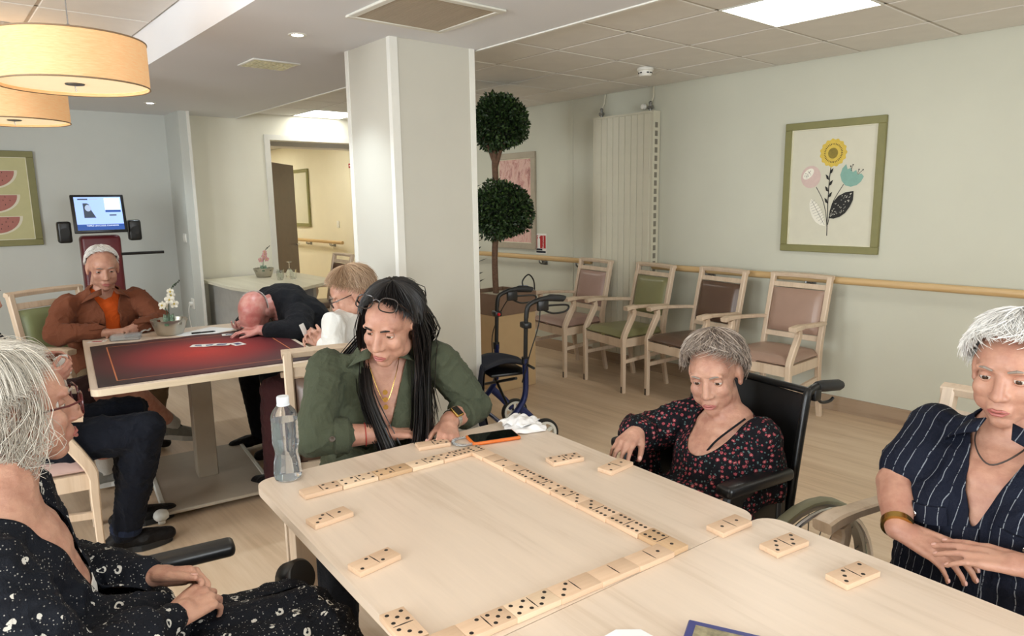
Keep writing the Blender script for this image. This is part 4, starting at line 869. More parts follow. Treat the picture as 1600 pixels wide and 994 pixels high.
# ------------------------------------------------------------------ orchid bowls
plain('bowl_metal', '#b7b2a6', .28, .85, var=.05, bump=.2, bscale=150); plain('orchid_white', '#eae6d6', .6, var=.03); plain('orchid_yellow', '#cdb54a', .6); plain('orchid_pink', '#d9a7a6', .6, var=.08); plain('stem_green', '#31502f', .5); plain('bud_dark', '#2a3023', .6); glassy('vase_green', '#cfe6d8', .05, 1.3, .9); plain('moss', '#7e8b74', .9, var=.4, nscale=60, bump=.7, bscale=80, bdist=.01)
def orchid_bowl(x, y, z, s, label, petal, lab2):
    r = thing('metal_bowl', label, 'bowl', (x, y, z)); r.scale = (s, s, s); n = 48; v = []
    rings = [(.066, 0), (.070, .004), (.080, .03), (.090, .06), (.096, .075), (.098, .085)]
    for k, (rr, zz) in enumerate(rings):
        for i in range(n):
            a = 2*PI*i/n; dz = .004*abs(math.sin(a*8)) if k == 5 else 0; v.append((rr*math.cos(a), rr*math.sin(a), zz+dz))
    for k, (rr, zz) in enumerate(rings[::-1]):
        for i in range(n):
            a = 2*PI*i/n; dz = .004*abs(math.sin(a*8)) if k == 0 else 0; v.append(((rr-.003)*math.cos(a), (rr-.003)*math.sin(a), max(.003, zz+dz)))
    f = []
    for k in range(2*len(rings)-1):
        for i in range(n):
            if (k in (3,) or k == 7) and i % 6 in (2, 3): continue
            f.append((k*n+i, k*n+(i+1) % n, (k+1)*n+(i+1) % n, (k+1)*n+i))
    f.append(tuple(range(n))[::-1]); f.append(tuple((2*len(rings)-1)*n+i for i in range(n)))
    MB().add(v, f, True).build('bowl_body', 'bowl_metal', r)
    MB().lathe([(0, .004), (.068, .006), (.075, .03), (.04, .045), (0, .05)], 24).build('moss', 'moss', r)
    o = thing('orchid', lab2, 'flower', (x, y, z+.035*s)); o.scale = (s, s, s)
    for k in range(5): MB().lathe([(.008, 0), (.011, .01), (.010, .055), (.006, .065), (.005, .075), (0, .075)], 12, (.024*math.cos(k*1.26), .024*math.sin(k*1.26), .005)).build('glass_vial', 'vase_green', o)
    st_ = [(0, 0, .02), (.004, 0, .10), (.012, -.003, .17), (.03, -.01, .235), (.058, -.02, .262)]
    MB().tube(spline(st_, 5), .0022, 6).build('stem', 'stem_green', o); MB().tube(spline([(-.006, 0, .02), (-.01, 0, .10), (-.02, .0, .14)], 4), .002, 6).build('stem', 'stem_green', o)
    R_ = np.random.RandomState(int(x*100))
    for k, (px, py, pz, sz) in enumerate(((-.030, -.015, .135, .026), (-.008, .012, .128, .022), (.006, -.022, .165, .028), (.022, .0, .185, .025), (.030, -.02, .138, .026), (.02, -.012, .21, .022))):
        fl = None
        dirn = Vector((-.45+R_.uniform(-.5, .5), -.75, R_.uniform(-.1, .3))).normalized(); a_ = dirn.cross(Vector((0, 0, 1))).normalized(); b2 = a_.cross(dirn)
        m = MB()
        for q in range(5):
            an = PI/2+q*2*PI/5; d_ = a_*math.cos(an)+b2*math.sin(an); e_ = a_*-math.sin(an)+b2*math.cos(an); c = Vector((px, py, pz)); wd = sz*(.55 if q in (1, 4) else .36)
            pts = [c, c+d_*sz*.45+e_*wd-dirn*.002, c+d_*sz*.85+e_*wd*.7+dirn*.003, c+d_*sz+dirn*.004, c+d_*sz*.85-e_*wd*.7+dirn*.003, c+d_*sz*.45-e_*wd-dirn*.002, c+d_*sz*.5+dirn*.004]
            m.add(pts, [(0, 1, 6), (1, 2, 6), (2, 3, 6), (3, 4, 6), (4, 5, 6), (5, 0, 6)])
        fl = m.build('blossom', petal, o); MB().ell(Vector((px, py, pz))+dirn*.006, (.005, .005, .006), 8, 6).build('blossom_heart', 'orchid_yellow', fl)
    for k in range(5): MB().ell((.036+.008*k+.002*(k % 2), -.012-.003*k, .238+.008*k), (.005-.0004*k, .004, .006), 8, 6).build('bud', 'bud_dark', o)
orchid_bowl(1.06, 4.275, .742, 1.0, 'perforated metal bowl at the back of the red mat table', 'orchid_white', 'white orchid with dark buds in the metal bowl on the red mat table')
orchid_bowl(2.60, 6.82, .762, 1.0, 'perforated metal bowl on the far table by the doorway', 'orchid_pink', 'pink orchid in the metal bowl on the far table by the doorway')
# ------------------------------------------------------------------ things on the red table
ZC = .7405
plain('card_white', '#e4e0da', .5, var=.03); plain('card_red', '#a8323a', .5); plain('card_mark', '#3a3f66', .5)
def card(x, y, rz, z, label, face='card_white', mark='card_mark'):
    r = thing('playing_card', label, 'playing card', (x, y, z), rz, 'playing cards on the red table'); MB().prism(rrect(.059, .089, .004, 3), 0, .0008).build('card_sheet', face, r)
    MB().prism(rrect(.03, .05, .004, 3), .0008, .0010).build('card_print', mark, r); return r
card(1.075, 3.78, 1.0, ZC+.0048, 'pale playing card fanned leftmost on the middle of the red mat'); card(1.12, 3.745, 1.35, ZC+.0060, 'pale playing card lying in the middle of the fanned trio on the red mat'); card(1.165, 3.715, .9, ZC+.0072, 'pale playing card fanned rightmost of the trio on the red mat'); card(1.235, 3.68, .05, ZC+.0048, 'single playing card lying apart at the right of the red mat')
card(1.30, 3.98, 1.3, ZC+.0066, 'playing card by the elbow of the bald man'); card(1.36, 3.93, .6, ZC+.0078, 'pinkish playing card under the hand of the bald man', 'card_white', 'card_red'); card(.70, 4.33, 1.1, ZC, 'red backed playing card by the clear card case', 'card_white', 'card_red')
glassy('clear_case', '#dfe3e6', .1, 1.2, .75)
cc = thing('card_case', 'clear plastic card case in front of the man in brown', 'card case', (.835, 4.29, ZC), math.radians(-20)); MB().rbox(-.075, .075, -.045, .045, 0, .028, .005, 2).build('case_body', 'clear_case', cc); MB().box(-.068, .068, -.038, .038, .003, .02).build('card_deck', 'card_white', cc); MB().rbox(.0, .078, -.047, .047, .014, .030, .004, 2).build('lid', 'clear_case', cc)
sp2 = MB().prism(rrect(.20, .28, .002, 2), 0, .0008).build('paper_sheet', 'paper_white'); sp2.location = (1.23, 4.20, ZC); sp2.rotation_euler = (0, 0, math.radians(-62)); tag(sp2, 'white sheet of paper under the black pen on the far table', 'paper')
pn = thing('pen', 'black pen lying on the white sheet beside the bald man', 'pen', (1.215, 4.165, ZC+.0056), math.radians(-12)); MB().tube([(-.06, 0, 0), (.045, 0, 0), (.06, 0, 0)], [.0045, .0045, .0012], 8).build('barrel', 'black_plastic', pn); MB().tube([(-.068, 0, 0), (-.02, 0, 0)], .0052, 8).build('pen_cap', 'black_plastic', pn)
# ------------------------------------------------------------------ glasses on the far table
glassy('drinking_glass', '#f4f6f4', .02, 1.3)
def tumbler(x, y, label):
    r = thing('drinking_glass', label, 'glass', (x, y, .7605), group='glasses on the far table'); MB().lathe([(0, .006), (.026, .006), (.031, .09), (.0325, .09), (.0275, 0), (0, 0)], 24).build('glass_body', 'drinking_glass', r)
tumbler(2.66, 6.55, 'clear tumbler beside the metal bowl on the far table'); tumbler(2.60, 6.42, 'clear tumbler in front of the other glasses on the far table'); tumbler(2.73, 6.42, 'clear tumbler near the upturned stem glass on the far table')
r = thing('wine_glass', 'stem glass standing upside down on the far table', 'glass', (2.78, 6.62, .7605), group='glasses on the far table'); MB().lathe([(.034, .0), (.037, .02), (.034, .05), (.018, .075), (.004, .085), (.0035, .14), (.03, .148), (.031, .15), (0, .151)], 24).build('glass_body', 'drinking_glass', r)
# ------------------------------------------------------------------ people: helpers
def V(*a): return Vector(a[0] if len(a) == 1 else a)
def skin(name, c, c2, rough=.5):
    t = base(name, c, rough); v = t.coord(); n = t.noise(v, 28, 5, .6); n2 = t.noise(v, 6, 3)
    a = t.math('ADD', t.math('MULTIPLY', n, .6), t.math('MULTIPLY', n2, .4)); t.link(t.ramp(a, [(.38, srgb(c2)), (.58, srgb(c))]), t.P.inputs['Base Color'])
    t.P.inputs['Subsurface Weight'].default_value = .12; t.P.inputs['Subsurface Radius'].default_value = (.012, .005, .003)
    w_ = t.noise(t.coord((1, 1, 2.2)), 90, 4, .6); t.bump(w_, .4 if 'old' in name else .25, .004 if 'old' in name else .003)
skin('skin_fair', '#c0917b', '#ac7a67'); skin('skin_old', '#be917b', '#a67563'); skin('skin_pink', '#c9937f', '#b67766'); skin('skin_warm', '#c08f76', '#ac7a62')
plain('lip_rose', '#a8625a', .45); plain('eye_white', '#cfc8c0', .25); plain('eye_iris', '#3d2c20', .15); plain('brow_grey', '#8c8076', .8); plain('brow_dark', '#1d1613', .8); plain('nail', '#d6a698', .3)
def hairmat(name, a, b_):
    t = base(name, a, .5); g = t.add('ShaderNodeNewGeometry'); n = t.noise(t.coord((60, 60, 20)), 2.0, 3); x = t.math('ADD', t.math('MULTIPLY', g.outputs['Random Per Island'], .6), t.math('MULTIPLY', n, .4)); t.link(t.ramp(x, [(.15, srgb(a)), (.75, srgb(b_))]), t.P.inputs['Base Color'])
hairmat('hair_white', '#8f877b', '#cfc8bc'); hairmat('hair_snow', '#c4c0ba', '#f2f0ec'); hairmat('hair_greybrown', '#4a3a32', '#b8a89a'); hairmat('hair_black', '#0a0808', '#1c1614'); hairmat('hair_fair', '#84654c', '#b79a7c')
class Blob:
    def __init__(s): s.v = []; s.f = []
    def _a(s, v, f): o = len(s.v); s.v += v; s.f += [tuple(i+o for i in q) for q in f]; return s
    def cap(s, a, b_, ra, rb, n=12, sq=None):
        a, b_ = V(a), V(b_); t_ = b_-a; L = t_.length
        if L < 1e-5: return s.ell(a, (ra, ra, ra))
        t_.normalize(); u = V(0, 0, 1) if abs(t_.z) < .9 else V(1, 0, 0)
        if sq: u = V(sq[0])
        x = (u-t_*u.dot(t_)).normalized(); y = t_.cross(x); k = sq[1] if sq else 1.0; rings = []
        for i in range(1, 5): an = PI/2*i/4.0; rings.append((-ra*math.cos(an), ra*math.sin(an)))
        for i in range(0, 4): an = PI/2*i/4.0; rings.append((L+rb*math.sin(an), rb*math.cos(an)))
        v = [a-t_*ra]
        for h, r in rings:
            for q in range(n): an = 2*PI*q/n; v.append(a+t_*h+x*(r*math.cos(an)*k)+y*(r*math.sin(an)))
        v.append(b_+t_*rb); f = [(0, 1+(q+1) % n, 1+q) for q in range(n)]
        for i in range(len(rings)-1): f += [(1+i*n+q, 1+i*n+(q+1) % n, 1+(i+1)*n+(q+1) % n, 1+(i+1)*n+q) for q in range(n)]
        e = len(v)-1; o = 1+(len(rings)-1)*n; f += [(o+q, o+(q+1) % n, e) for q in range(n)]
        return s._a(v, f)
    def chain(s, pts, rad, **k):
        for i in range(len(pts)-1): s.cap(pts[i], pts[i+1], rad[i], rad[i+1], **k)
        return s
    def ell(s, c, r, M=None):
        m = MB().ell((0, 0, 0), r, 18, 12); c = V(c)
        v = [(M @ V(p) if M is not None else V(p))+c for p in m.v]; return s._a(v, [q for q in m.f])
    def remesh(s, vox=.006, it=6, fac=.5):
        me = mk('tmp', s.v, s.f); bm = bmesh.new(); bm.from_mesh(me); bmesh.ops.remove_doubles(bm, verts=bm.verts[:], dist=1e-6); bmesh.ops.recalc_face_normals(bm, faces=bm.faces[:]); bm.to_mesh(me); bm.free()
        o = bpy.data.objects.new('tmp', me); COL.objects.link(o)
        r = o.modifiers.new('r', 'REMESH'); r.mode = 'VOXEL'; r.voxel_size = vox
        if it: q = o.modifiers.new('s', 'SMOOTH'); q.factor = fac; q.iterations = it
        dg = bpy.context.evaluated_depsgraph_get(); dg.update(); out = bpy.data.meshes.new_from_object(o.evaluated_get(dg))
        bpy.data.objects.remove(o); bpy.data.meshes.remove(me); out.polygons.foreach_set('use_smooth', [True]*len(out.polygons)); return out
def get(me):
    n = len(me.vertices); co = np.empty(n*3, 'f'); me.vertices.foreach_get('co', co); no = np.empty(n*3, 'f'); me.vertex_normals.foreach_get('vector', no); return co.reshape(-1, 3), no.reshape(-1, 3)
def put(me, co): me.vertices.foreach_set('co', np.ascontiguousarray(co, 'f').ravel()); me.update()
def wrinkle(me, amp=.004, freq=22, seed=0, stretch=(1, 1, 1), mask=None):
    """soft cloth folds: ridged waves in a warped domain, two octaves"""
    co, no = get(me); R_ = np.random.RandomState(seed); p = co*np.array(stretch); d = np.zeros(len(co))
    for oc, (fm, am) in enumerate(((1.0, 1.0), (2.3, .55))):
        fq = freq*fm; wv = np.stack([np.sin(p @ R_.normal(size=3)*fq*.45+R_.rand()*6)+.5*np.sin(p @ R_.normal(size=3)*fq*.9+R_.rand()*6) for _ in range(3)], 1)*(.9/fq)
        for k in range(4):
            dr = R_.normal(size=3); dr /= np.linalg.norm(dr); s_ = np.sin((p+wv) @ dr*fq+R_.rand()*6.28); gate = .5+.5*np.sin(p @ R_.normal(size=3)*fq*.3+R_.rand()*6); d += am*gate*((1-np.abs(s_))**2.5-.2)
    d = d/2.2*amp*1.9
    if mask is not None: d *= mask(co)
    put(me, co+no*d[:, None]); return me
def brush(me, pts):
    """pts: list of (centre, radius, offset) in the coordinates of me"""
    co, no = get(me)
    for c, r, off in pts:
        w_ = np.exp(-((co-np.array(c))**2).sum(1)/(r*r)); co = co+w_[:, None]*np.array(off)
    put(me, co); return me
def cut(me, fn):
    """removes vertices for which fn(co array) is true"""
    co, _ = get(me); k = fn(co); bm = bmesh.new(); bm.from_mesh(me); bm.verts.ensure_lookup_table(); bmesh.ops.delete(bm, geom=[bm.verts[i] for i in np.nonzero(k)[0]], context='VERTS')
    be = [v for v in bm.verts if v.is_boundary]
    for _ in range(14):
        new = {}
        for v in be:
            nb = [e.other_vert(v) for e in v.link_edges if e.is_boundary]
            if len(nb) == 2: new[v] = v.co*.4+(nb[0].co+nb[1].co)*.3
        for v, q in new.items(): v.co = q
    bm.to_mesh(me); bm.free(); return me
def frame(f, pitch=0, roll=0):
    """x right, y forward, z up"""
    y = V(f[0], f[1], 0).normalized(); z = V(0, 0, 1); x = y.cross(z); R0 = Matrix((x, y, z)).transposed()
    return R0 @ Matrix.Rotation(math.radians(-pitch), 3, 'X') @ Matrix.Rotation(math.radians(roll), 3, 'Y')
class Person:
    def __init__(s, label, base_, group=None): s.b = V(base_); s.root = thing('person', label, 'person', base_, 0, group)
    def part(s, name, me, mat, solid=0, parent=None):
        if isinstance(me, MB): me = me.mesh(name)
        co = np.empty(len(me.vertices)*3, 'f'); me.vertices.foreach_get('co', co); co = co.reshape(-1, 3)-np.array(s.b, 'f'); put(me, co)
        me.name = name; setmat(me, mat); o = ob(name, me, None, parent or s.root)
        if solid: q = o.modifiers.new('solid', 'SOLIDIFY'); q.thickness = solid; q.offset = -1
        return o
def head_blob(B, M, c, s=1.0, fem=1, old=0, ears=True):
    def L(x, y, z): return M @ (V(x, y, z)*s)+c
    def E(p, r): B.ell(L(*p), tuple(k*s for k in r), M)
    E((0, -.018, .032), (.074, .094, .082)); E((0, .028, -.02), (.060, .064, .078)); E((0, .03, .035), (.062, .060, .055))
    E((0, .062, -.090), (.026, .024, .022)); E((0, .045, -.07), (.042, .04, .03))
    for q in (-1, 1):
        E((q*.040, .012, -.060), (.024, .045, .032)); E((q*.036, .062, -.022), (.024, .022, .028)); E((q*.035, .050, -.045), (.025, .028, .034)); E((q*.026, .08, .030), (.026, .012, .010))
        if ears: E((q*.075, -.012, .0), (.009, .021, .031)); E((q*.074, -.004, -.026), (.008, .012, .012))
        B.ell(L(q*.011, .095, -.030), (.0095*s, .011*s, .008*s), M)
    B.cap(L(0, .083, .020), L(0, .106, -.026), .0085*s, .012*s); B.ell(L(0, .082, -.060), (.026*s, .016*s, .020*s), M)
def head_detail(Pn, me, M, c, s=1.0, brow='brow_dark', lip='lip_rose', open_eyes=True):
    def L(x, y, z): return M @ (V(x, y, z)*s)+c
    pts = []
    for q in (-1, 1):
        pts += [(L(q*.031, .088, .008), .015*s, M @ V(0, -.010*s, 0)), (L(q*.045, .075, -.045), .014*s, M @ V(0, -.001*s, 0))]
    pts += [(L(0, .105, .018), .010*s, M @ V(0, -.004*s, 0)), (L(0, .098, -.0665), .006*s, M @ V(0, -.005*s, 0)), (L(0, .09, -.078), .010*s, M @ V(0, -.003*s, 0))]
    brush(me, pts)
    for q in (-1, 1):
        e = MB().ell(L(q*.031, .069, .008), .0125*s, 16, 10); eo = Pn.part('eye', e, 'eye_white')
        ir = MB().ell(L(q*.031, .069, .008)+M @ V(0, .0085*s, -.001), (.0072*s, .0046*s, .0072*s), 12, 8, M); Pn.part('iris', ir, 'eye_iris', parent=eo)
        bw = MB().tube([L(q*.014, .094, .029), L(q*.03, .0945, .035), L(q*.048, .080, .030)], [.0022*s, .003*s, .0012*s], 6); Pn.part('eyebrow', bw, brow)
        ld = MB(); v = []; 
        for i in range(7):
            for j in range(5):
                an, el_ = -1.55+3.1*i/6, .34*math.cos((i-3)*.5)-.08+1.25*j/4; d_ = V(math.sin(an)*math.cos(el_), math.cos(an)*math.cos(el_), math.sin(el_)); v.append(L(q*.031, .0695, .008)+M @ (d_*.0138*s))
        ld.add(v, [(i*5+j, i*5+j+1, (i+1)*5+j+1, (i+1)*5+j) for i in range(6) for j in range(4)], True); Pn.part('eyelid', ld, Pn.skin, solid=.0012); ld = MB(); v = []
        for i in range(7):
            for j in range(4):
                an, el_ = -1.55+3.1*i/6, -.45*math.cos((i-3)*.5)+.03-.95*j/3; d_ = V(math.sin(an)*math.cos(el_), math.cos(an)*math.cos(el_), math.sin(el_)); v.append(L(q*.031, .0695, .008)+M @ (d_*.0136*s))
        ld.add(v, [(i*4+j, i*4+j+1, (i+1)*4+j+1, (i+1)*4+j) for i in range(6) for j in range(3)], True); Pn.part('eyelid', ld, Pn.skin, solid=.0012)
    lp = MB(); lp.tube([L(-.021, .0905, -.0625), L(-.009, .0985, -.0585), L(0, .0995, -.0605), L(.009, .0985, -.0585), L(.021, .0905, -.0625)], [.001*s, .0035*s, .003*s, .0035*s, .001*s], 8); lp.tube([L(-.02, .0905, -.064), L(-.008, .0975, -.0685), L(.008, .0975, -.0685), L(.02, .0905, -.064)], [.001*s, .0042*s, .0042*s, .001*s], 8); Pn.part('lips', lp, lip)
def skullp(M, c, s, d, lift=0):
    """point on the scalp in local direction d"""
    r = (.076, .097, .086); k = 1/math.sqrt((d.x/r[0])**2+(d.y/r[1])**2+(d.z/r[2])**2); p = d*k*s; return M @ (p+V(0, -.018, .034)*s+d*lift)+c
def hair(Pn, M, c, mat, s=1.0, n=900, front=.52, side=1.75, back=2.15, lift=.012, pole=(0, -.35, 1), length=1.0, seed=0, rad=.0011, mess=.25, cap=True, tails=None, sweep=0.0, curl=0.0):
    """polar hair: strands run from the pole (crown) down; front / side / back = polar angle reached there"""
    R_ = np.random.RandomState(seed); pz = V(pole).normalized(); px = V(1, 0, 0); px = (px-pz*px.dot(pz)).normalized(); py = pz.cross(px)
    def reach(phi):     # phi 0 = front
        c_ = math.cos(phi); return (side+(front-side)*max(0, c_)**1.5) if c_ > 0 else (side+(back-side)*(-c_))
    def dirp(th, phi): return (pz*math.cos(th)+(py*math.cos(phi)+px*math.sin(phi))*math.sin(th)).normalized()
    m = MB()
    if cap:
        nt, nph = 14, 40; v = []
        for i in range(nt+1):
            for j in range(nph):
                ph_ = 2*PI*j/nph; th = reach(ph_)*(i/nt)*.97; v.append(skullp(M, c, s, dirp(max(th, .001), ph_), lift*(.75 if i < nt else .15)+.002*math.sin(ph_*9+i)))
        f = [(i*nph+j, i*nph+(j+1) % nph, (i+1)*nph+(j+1) % nph, (i+1)*nph+j) for i in range(nt) for j in range(nph)]; m.add(v, f, True)
    for k in range(n):
        ph_ = R_.rand()*2*PI; rc = reach(ph_); t0 = rc*R_.rand()**.8*.8; t1 = min(rc*(1.0+.12*R_.rand()), t0+length*R_.uniform(.55, 1.1)); dph = R_.normal()*mess+sweep*(t1-t0); l0 = lift*R_.uniform(.5, 1.0); l1 = lift*R_.uniform(.7, 1.9); pts = []; w_ = R_.rand()*6
        for i in range(6):
            u = i/5; th = t0+(t1-t0)*u; p2 = ph_+dph*u*u+curl*math.sin(u*5+w_); pts.append(skullp(M, c, s, dirp(th, p2), l0+(l1-l0)*u))
        m.tube(pts, [rad, rad*1.15, rad*1.15, rad, rad*.8, rad*.35], 3, cap=False)
    if tails: tails(m, R_)
    return Pn.part('hair', m, mat)
def hand(B, wrist, d, n, side, curl=(25, 30, 25), spread=6, s=1.0, thumb=(35, 25), nails=None):
    """d: pointing direction, n: palm normal (out of the palm), side: +1 thumb towards d x n"""
    d = V(d).normalized(); n = V(n); n = (n-d*n.dot(d)).normalized(); t_ = d.cross(n)*side; w_ = V(wrist)
    kn = []
    for k, (off, ln) in enumerate(((.029, .088), (.010, .092), (-.010, .087), (-.027, .078))):
        a = w_+t_*off*.55*s; b_ = w_+d*ln*s+t_*off*s-n*(.004 if k in (1, 2) else 0)*s; B.cap(a+d*.008*s, b_, .0125*s, .0105*s); kn.append(b_)
    B.cap(w_+d*.03*s+n*.004*s, w_+d*.065*s+n*.004*s, .020*s, .018*s, sq=(t_, 1.25)); B.cap(w_, w_+d*.03*s, .0215*s, .022*s, sq=(t_, 1.2))
    c = curl if isinstance(curl[0], (tuple, list)) else (curl,)*4
    for k, (L, r) in enumerate((((.040, .025, .020), .0084), ((.044, .029, .021), .0086), ((.041, .027, .020), .0082), ((.032, .020, .018), .0073))):
        an = 0; p = kn[k]; sp = math.radians((1.5-k)*spread)
        for q in range(3):
            an += math.radians(c[k][q]); dd = (d*math.cos(an)+n*math.sin(an)); dd = (dd+t_*math.tan(sp)*math.cos(an)).normalized(); e = p+dd*L[q]*s; r0 = r*(1-.10*q)*s; B.cap(p, e, r0, r0*.92); 
            if q == 2 and nails is not None:
                up = (-n*math.cos(an)+d*math.sin(an)); nails.append((e-dd*.004*s+up*r0*.72, dd, up, r0))
            p = e
    a1, a2 = math.radians(thumb[0]), math.radians(thumb[1]); p = w_+d*.018*s+t_*.020*s+n*.006*s; d1 = (d*math.cos(a1)+t_*math.sin(a1)*.9+n*math.sin(a1)*.45).normalized(); e = p+d1*.042*s; B.cap(p, e, .0145*s, .0115*s)
    d2 = (d1*math.cos(a2)+d*math.sin(a2)).normalized(); g = e+d2*.033*s; B.cap(e, g, .0108*s, .0095*s); d3 = (d2*.9+d*.35+n*.12).normalized(); h = g+d3*.025*s; B.cap(g, h, .0095*s, .0078*s)
    if nails is not None: nails.append((h-d3*.003*s+t_*.0062*s*.4-n*.006*s, d3, (t_*.5-n).normalized(), .0088*s))
def nail_mesh(nails):
    m = MB()
    for p, d, up, r in nails:
        x = d.cross(up).normalized(); R0 = Matrix((x, d, up)).transposed(); m.ell(p, (r*.72, r*.95, r*.28), 8, 6, R0)
    return m
def torso(B, hip, sh, f, dims, neck=None, n=9, lean=0):
    n = max(n, 18)
    """dims: list of (t, half width, half depth, forward offset) along hip -> shoulder line"""
    hip, sh = V(hip), V(sh); u = (sh-hip).normalized(); fr = V(f[0], f[1], 0).normalized(); x = fr.cross(V(0, 0, 1)).normalized(); y = u.cross(x); y = -y if y.dot(fr) < 0 else y; M = Matrix((x, y, u)).transposed(); L = (sh-hip).length
    for i in range(n):
        t_ = i/(n-1)*dims[-1][0]+(1-i/(n-1))*dims[0][0]
        for a, b_ in zip(dims, dims[1:]):
            if a[0] <= t_ <= b_[0]+1e-6:
                k = (t_-a[0])/(b_[0]-a[0]); k = k*k*(3-2*k); w_, d_, o_ = (a[q]+(b_[q]-a[q])*k for q in (1, 2, 3)); break
        B.ell(hip+u*(L*t_)+y*o_, (w_, d_, max(.05, L*.17)), M)
    return M
def tskin(B, hip, sh, f, D, inset=.010, n=20): return torso(B, hip, sh, f, [(a, max(.05, w_-inset), max(.04, d-inset), o) for a, w_, d, o in D], n=n)
def shoe(Pn, name, ankle, toe_dir, L, mat, sole_mat=None, h=.07, w=.045):
    a = V(ankle); d = V(toe_dir); u0 = V(0, 0, 1) if abs(d.z) < .8 else V(1, 0, 0); d.normalize(); x = d.cross(u0).normalized(); u = x.cross(d); g = a-u*h; B = Blob(); heel = g-d*L*.24
    B.cap(heel+u*.030, g+d*L*.25+u*.028, .032, .040, sq=(x, 1.0)); B.cap(g+d*L*.25+u*.028, g+d*L*.58+u*.024, .042, .030, sq=(x, 1.18)); B.cap(heel+u*.045+d*.02, a, .033, .040)
    me = B.remesh(.006, 5); co, _ = get(me); hgt = (co-np.array(g)) @ np.array(u); low = hgt < .002; co[low] += np.outer(.002-hgt[low], np.array(u)); put(me, co); so = Pn.part(name, me, mat)
    if sole_mat:
        m = MB(); pts = []
        for i in range(24):
            an = 2*PI*i/24; y_ = math.cos(an); q = g+d*(L*.17+y_*L*.46)+x*(math.sin(an)*(w*(1.05 if y_ > 0 else .8))); pts.append(q)
        v = [p-u*.012 for p in pts]+[p+u*.014 for p in pts]; m.add(v, [tuple(range(24))[::-1], tuple(range(24, 48))]+[(i, (i+1) % 24, 24+(i+1) % 24, 24+i) for i in range(24)], False); Pn.part('sole', m, sole_mat, parent=so)
    return so
def glasses(Pn, M, c, s, mat, y=.1, z=.008, lens=True, w=.031, hh=.019, tilt=0, name='glasses'):
    def L(x, yy, zz): return M @ (V(x, yy, zz)*s)+c
    m = MB()
    for q in (-1, 1):
        pts = []
        for i in range(24):
            an = 2*PI*i/24; cx_, sx_ = math.cos(an), math.sin(an); pts.append(L(q*.034+.025*abs(cx_)**.7*(1 if cx_ > 0 else -1), y-.006*abs(q*.034+.025*cx_)/.06, z+hh*abs(sx_)**.7*(1 if sx_ > 0 else -1)))
        m.tube(pts, .0019*s, 6, closed=True); m.tube([L(q*.058, y-.008, z+.010), L(q*.071, y-.03, z+.008), L(q*.078, -.01, z+.002), L(q*.078, -.03, z-.012)], .0022*s, 6)
    m.tube([L(-.010, y-.001, z+.006), L(0, y+.003, z+.009), L(.010, y-.001, z+.006)], .0018*s, 6); return Pn.part(name, m, mat)
def folds(t, v, weave=420, ws=.12, fs=9.0):
    a = t.noise(t.coord((1, 1, .55)), fs, 3, .5, 1.2); b_ = t.noise(t.coord((.6, 1, 1), (.5, .3, .2)), fs*1.7, 3, .5, .8)
    r1 = t.math('ABSOLUTE', t.math('SUBTRACT', a, .5)); r2 = t.math('ABSOLUTE', t.math('SUBTRACT', b_, .5)); w_ = t.noise(v, weave, 2)
    h = t.math('ADD', t.math('ADD', t.math('MULTIPLY', r1, -1.6), t.math('MULTIPLY', r2, -.9)), t.math('MULTIPLY', w_, ws)); t.bump(h, .55, .022); t.P.inputs['Specular IOR Level'].default_value = .14
def cloth(name, col, rough=.8, var=.08, **k):
    t = base(name, col, rough, **k); c = t.P.inputs['Base Color'].default_value[:]; v = t.coord(); n = t.noise(v, 5, 4); t.link(t.ramp(n, [(.3, sh(c, 1-var)), (.7, sh(c, 1+var))]), t.P.inputs['Base Color']); folds(t, v)
    t.P.inputs['Sheen Weight'].default_value = .03; pass
cloth('cloth_green', '#4a4f3f', .8); cloth('cloth_brown', '#744531', .85); cloth('cloth_orange', '#c9561f', .85); cloth('cloth_black', '#17181c', .85); cloth('cloth_jeans', '#12151e', .85); cloth('cloth_jeans_hem', '#1d2436', .85); cloth('cloth_maroon', '#472a2b', .9); cloth('cloth_khaki', '#7d684f', .85); cloth('cloth_shorts', '#3c2a2a', .85); cloth('cloth_white', '#d8d6d0', .85); cloth('leather_black', '#151211', .4); cloth('sneaker_grey', '#86857f', .6); cloth('sneaker_sole', '#d4d2cc', .6); cloth('sock_white', '#cfccc6', .9)
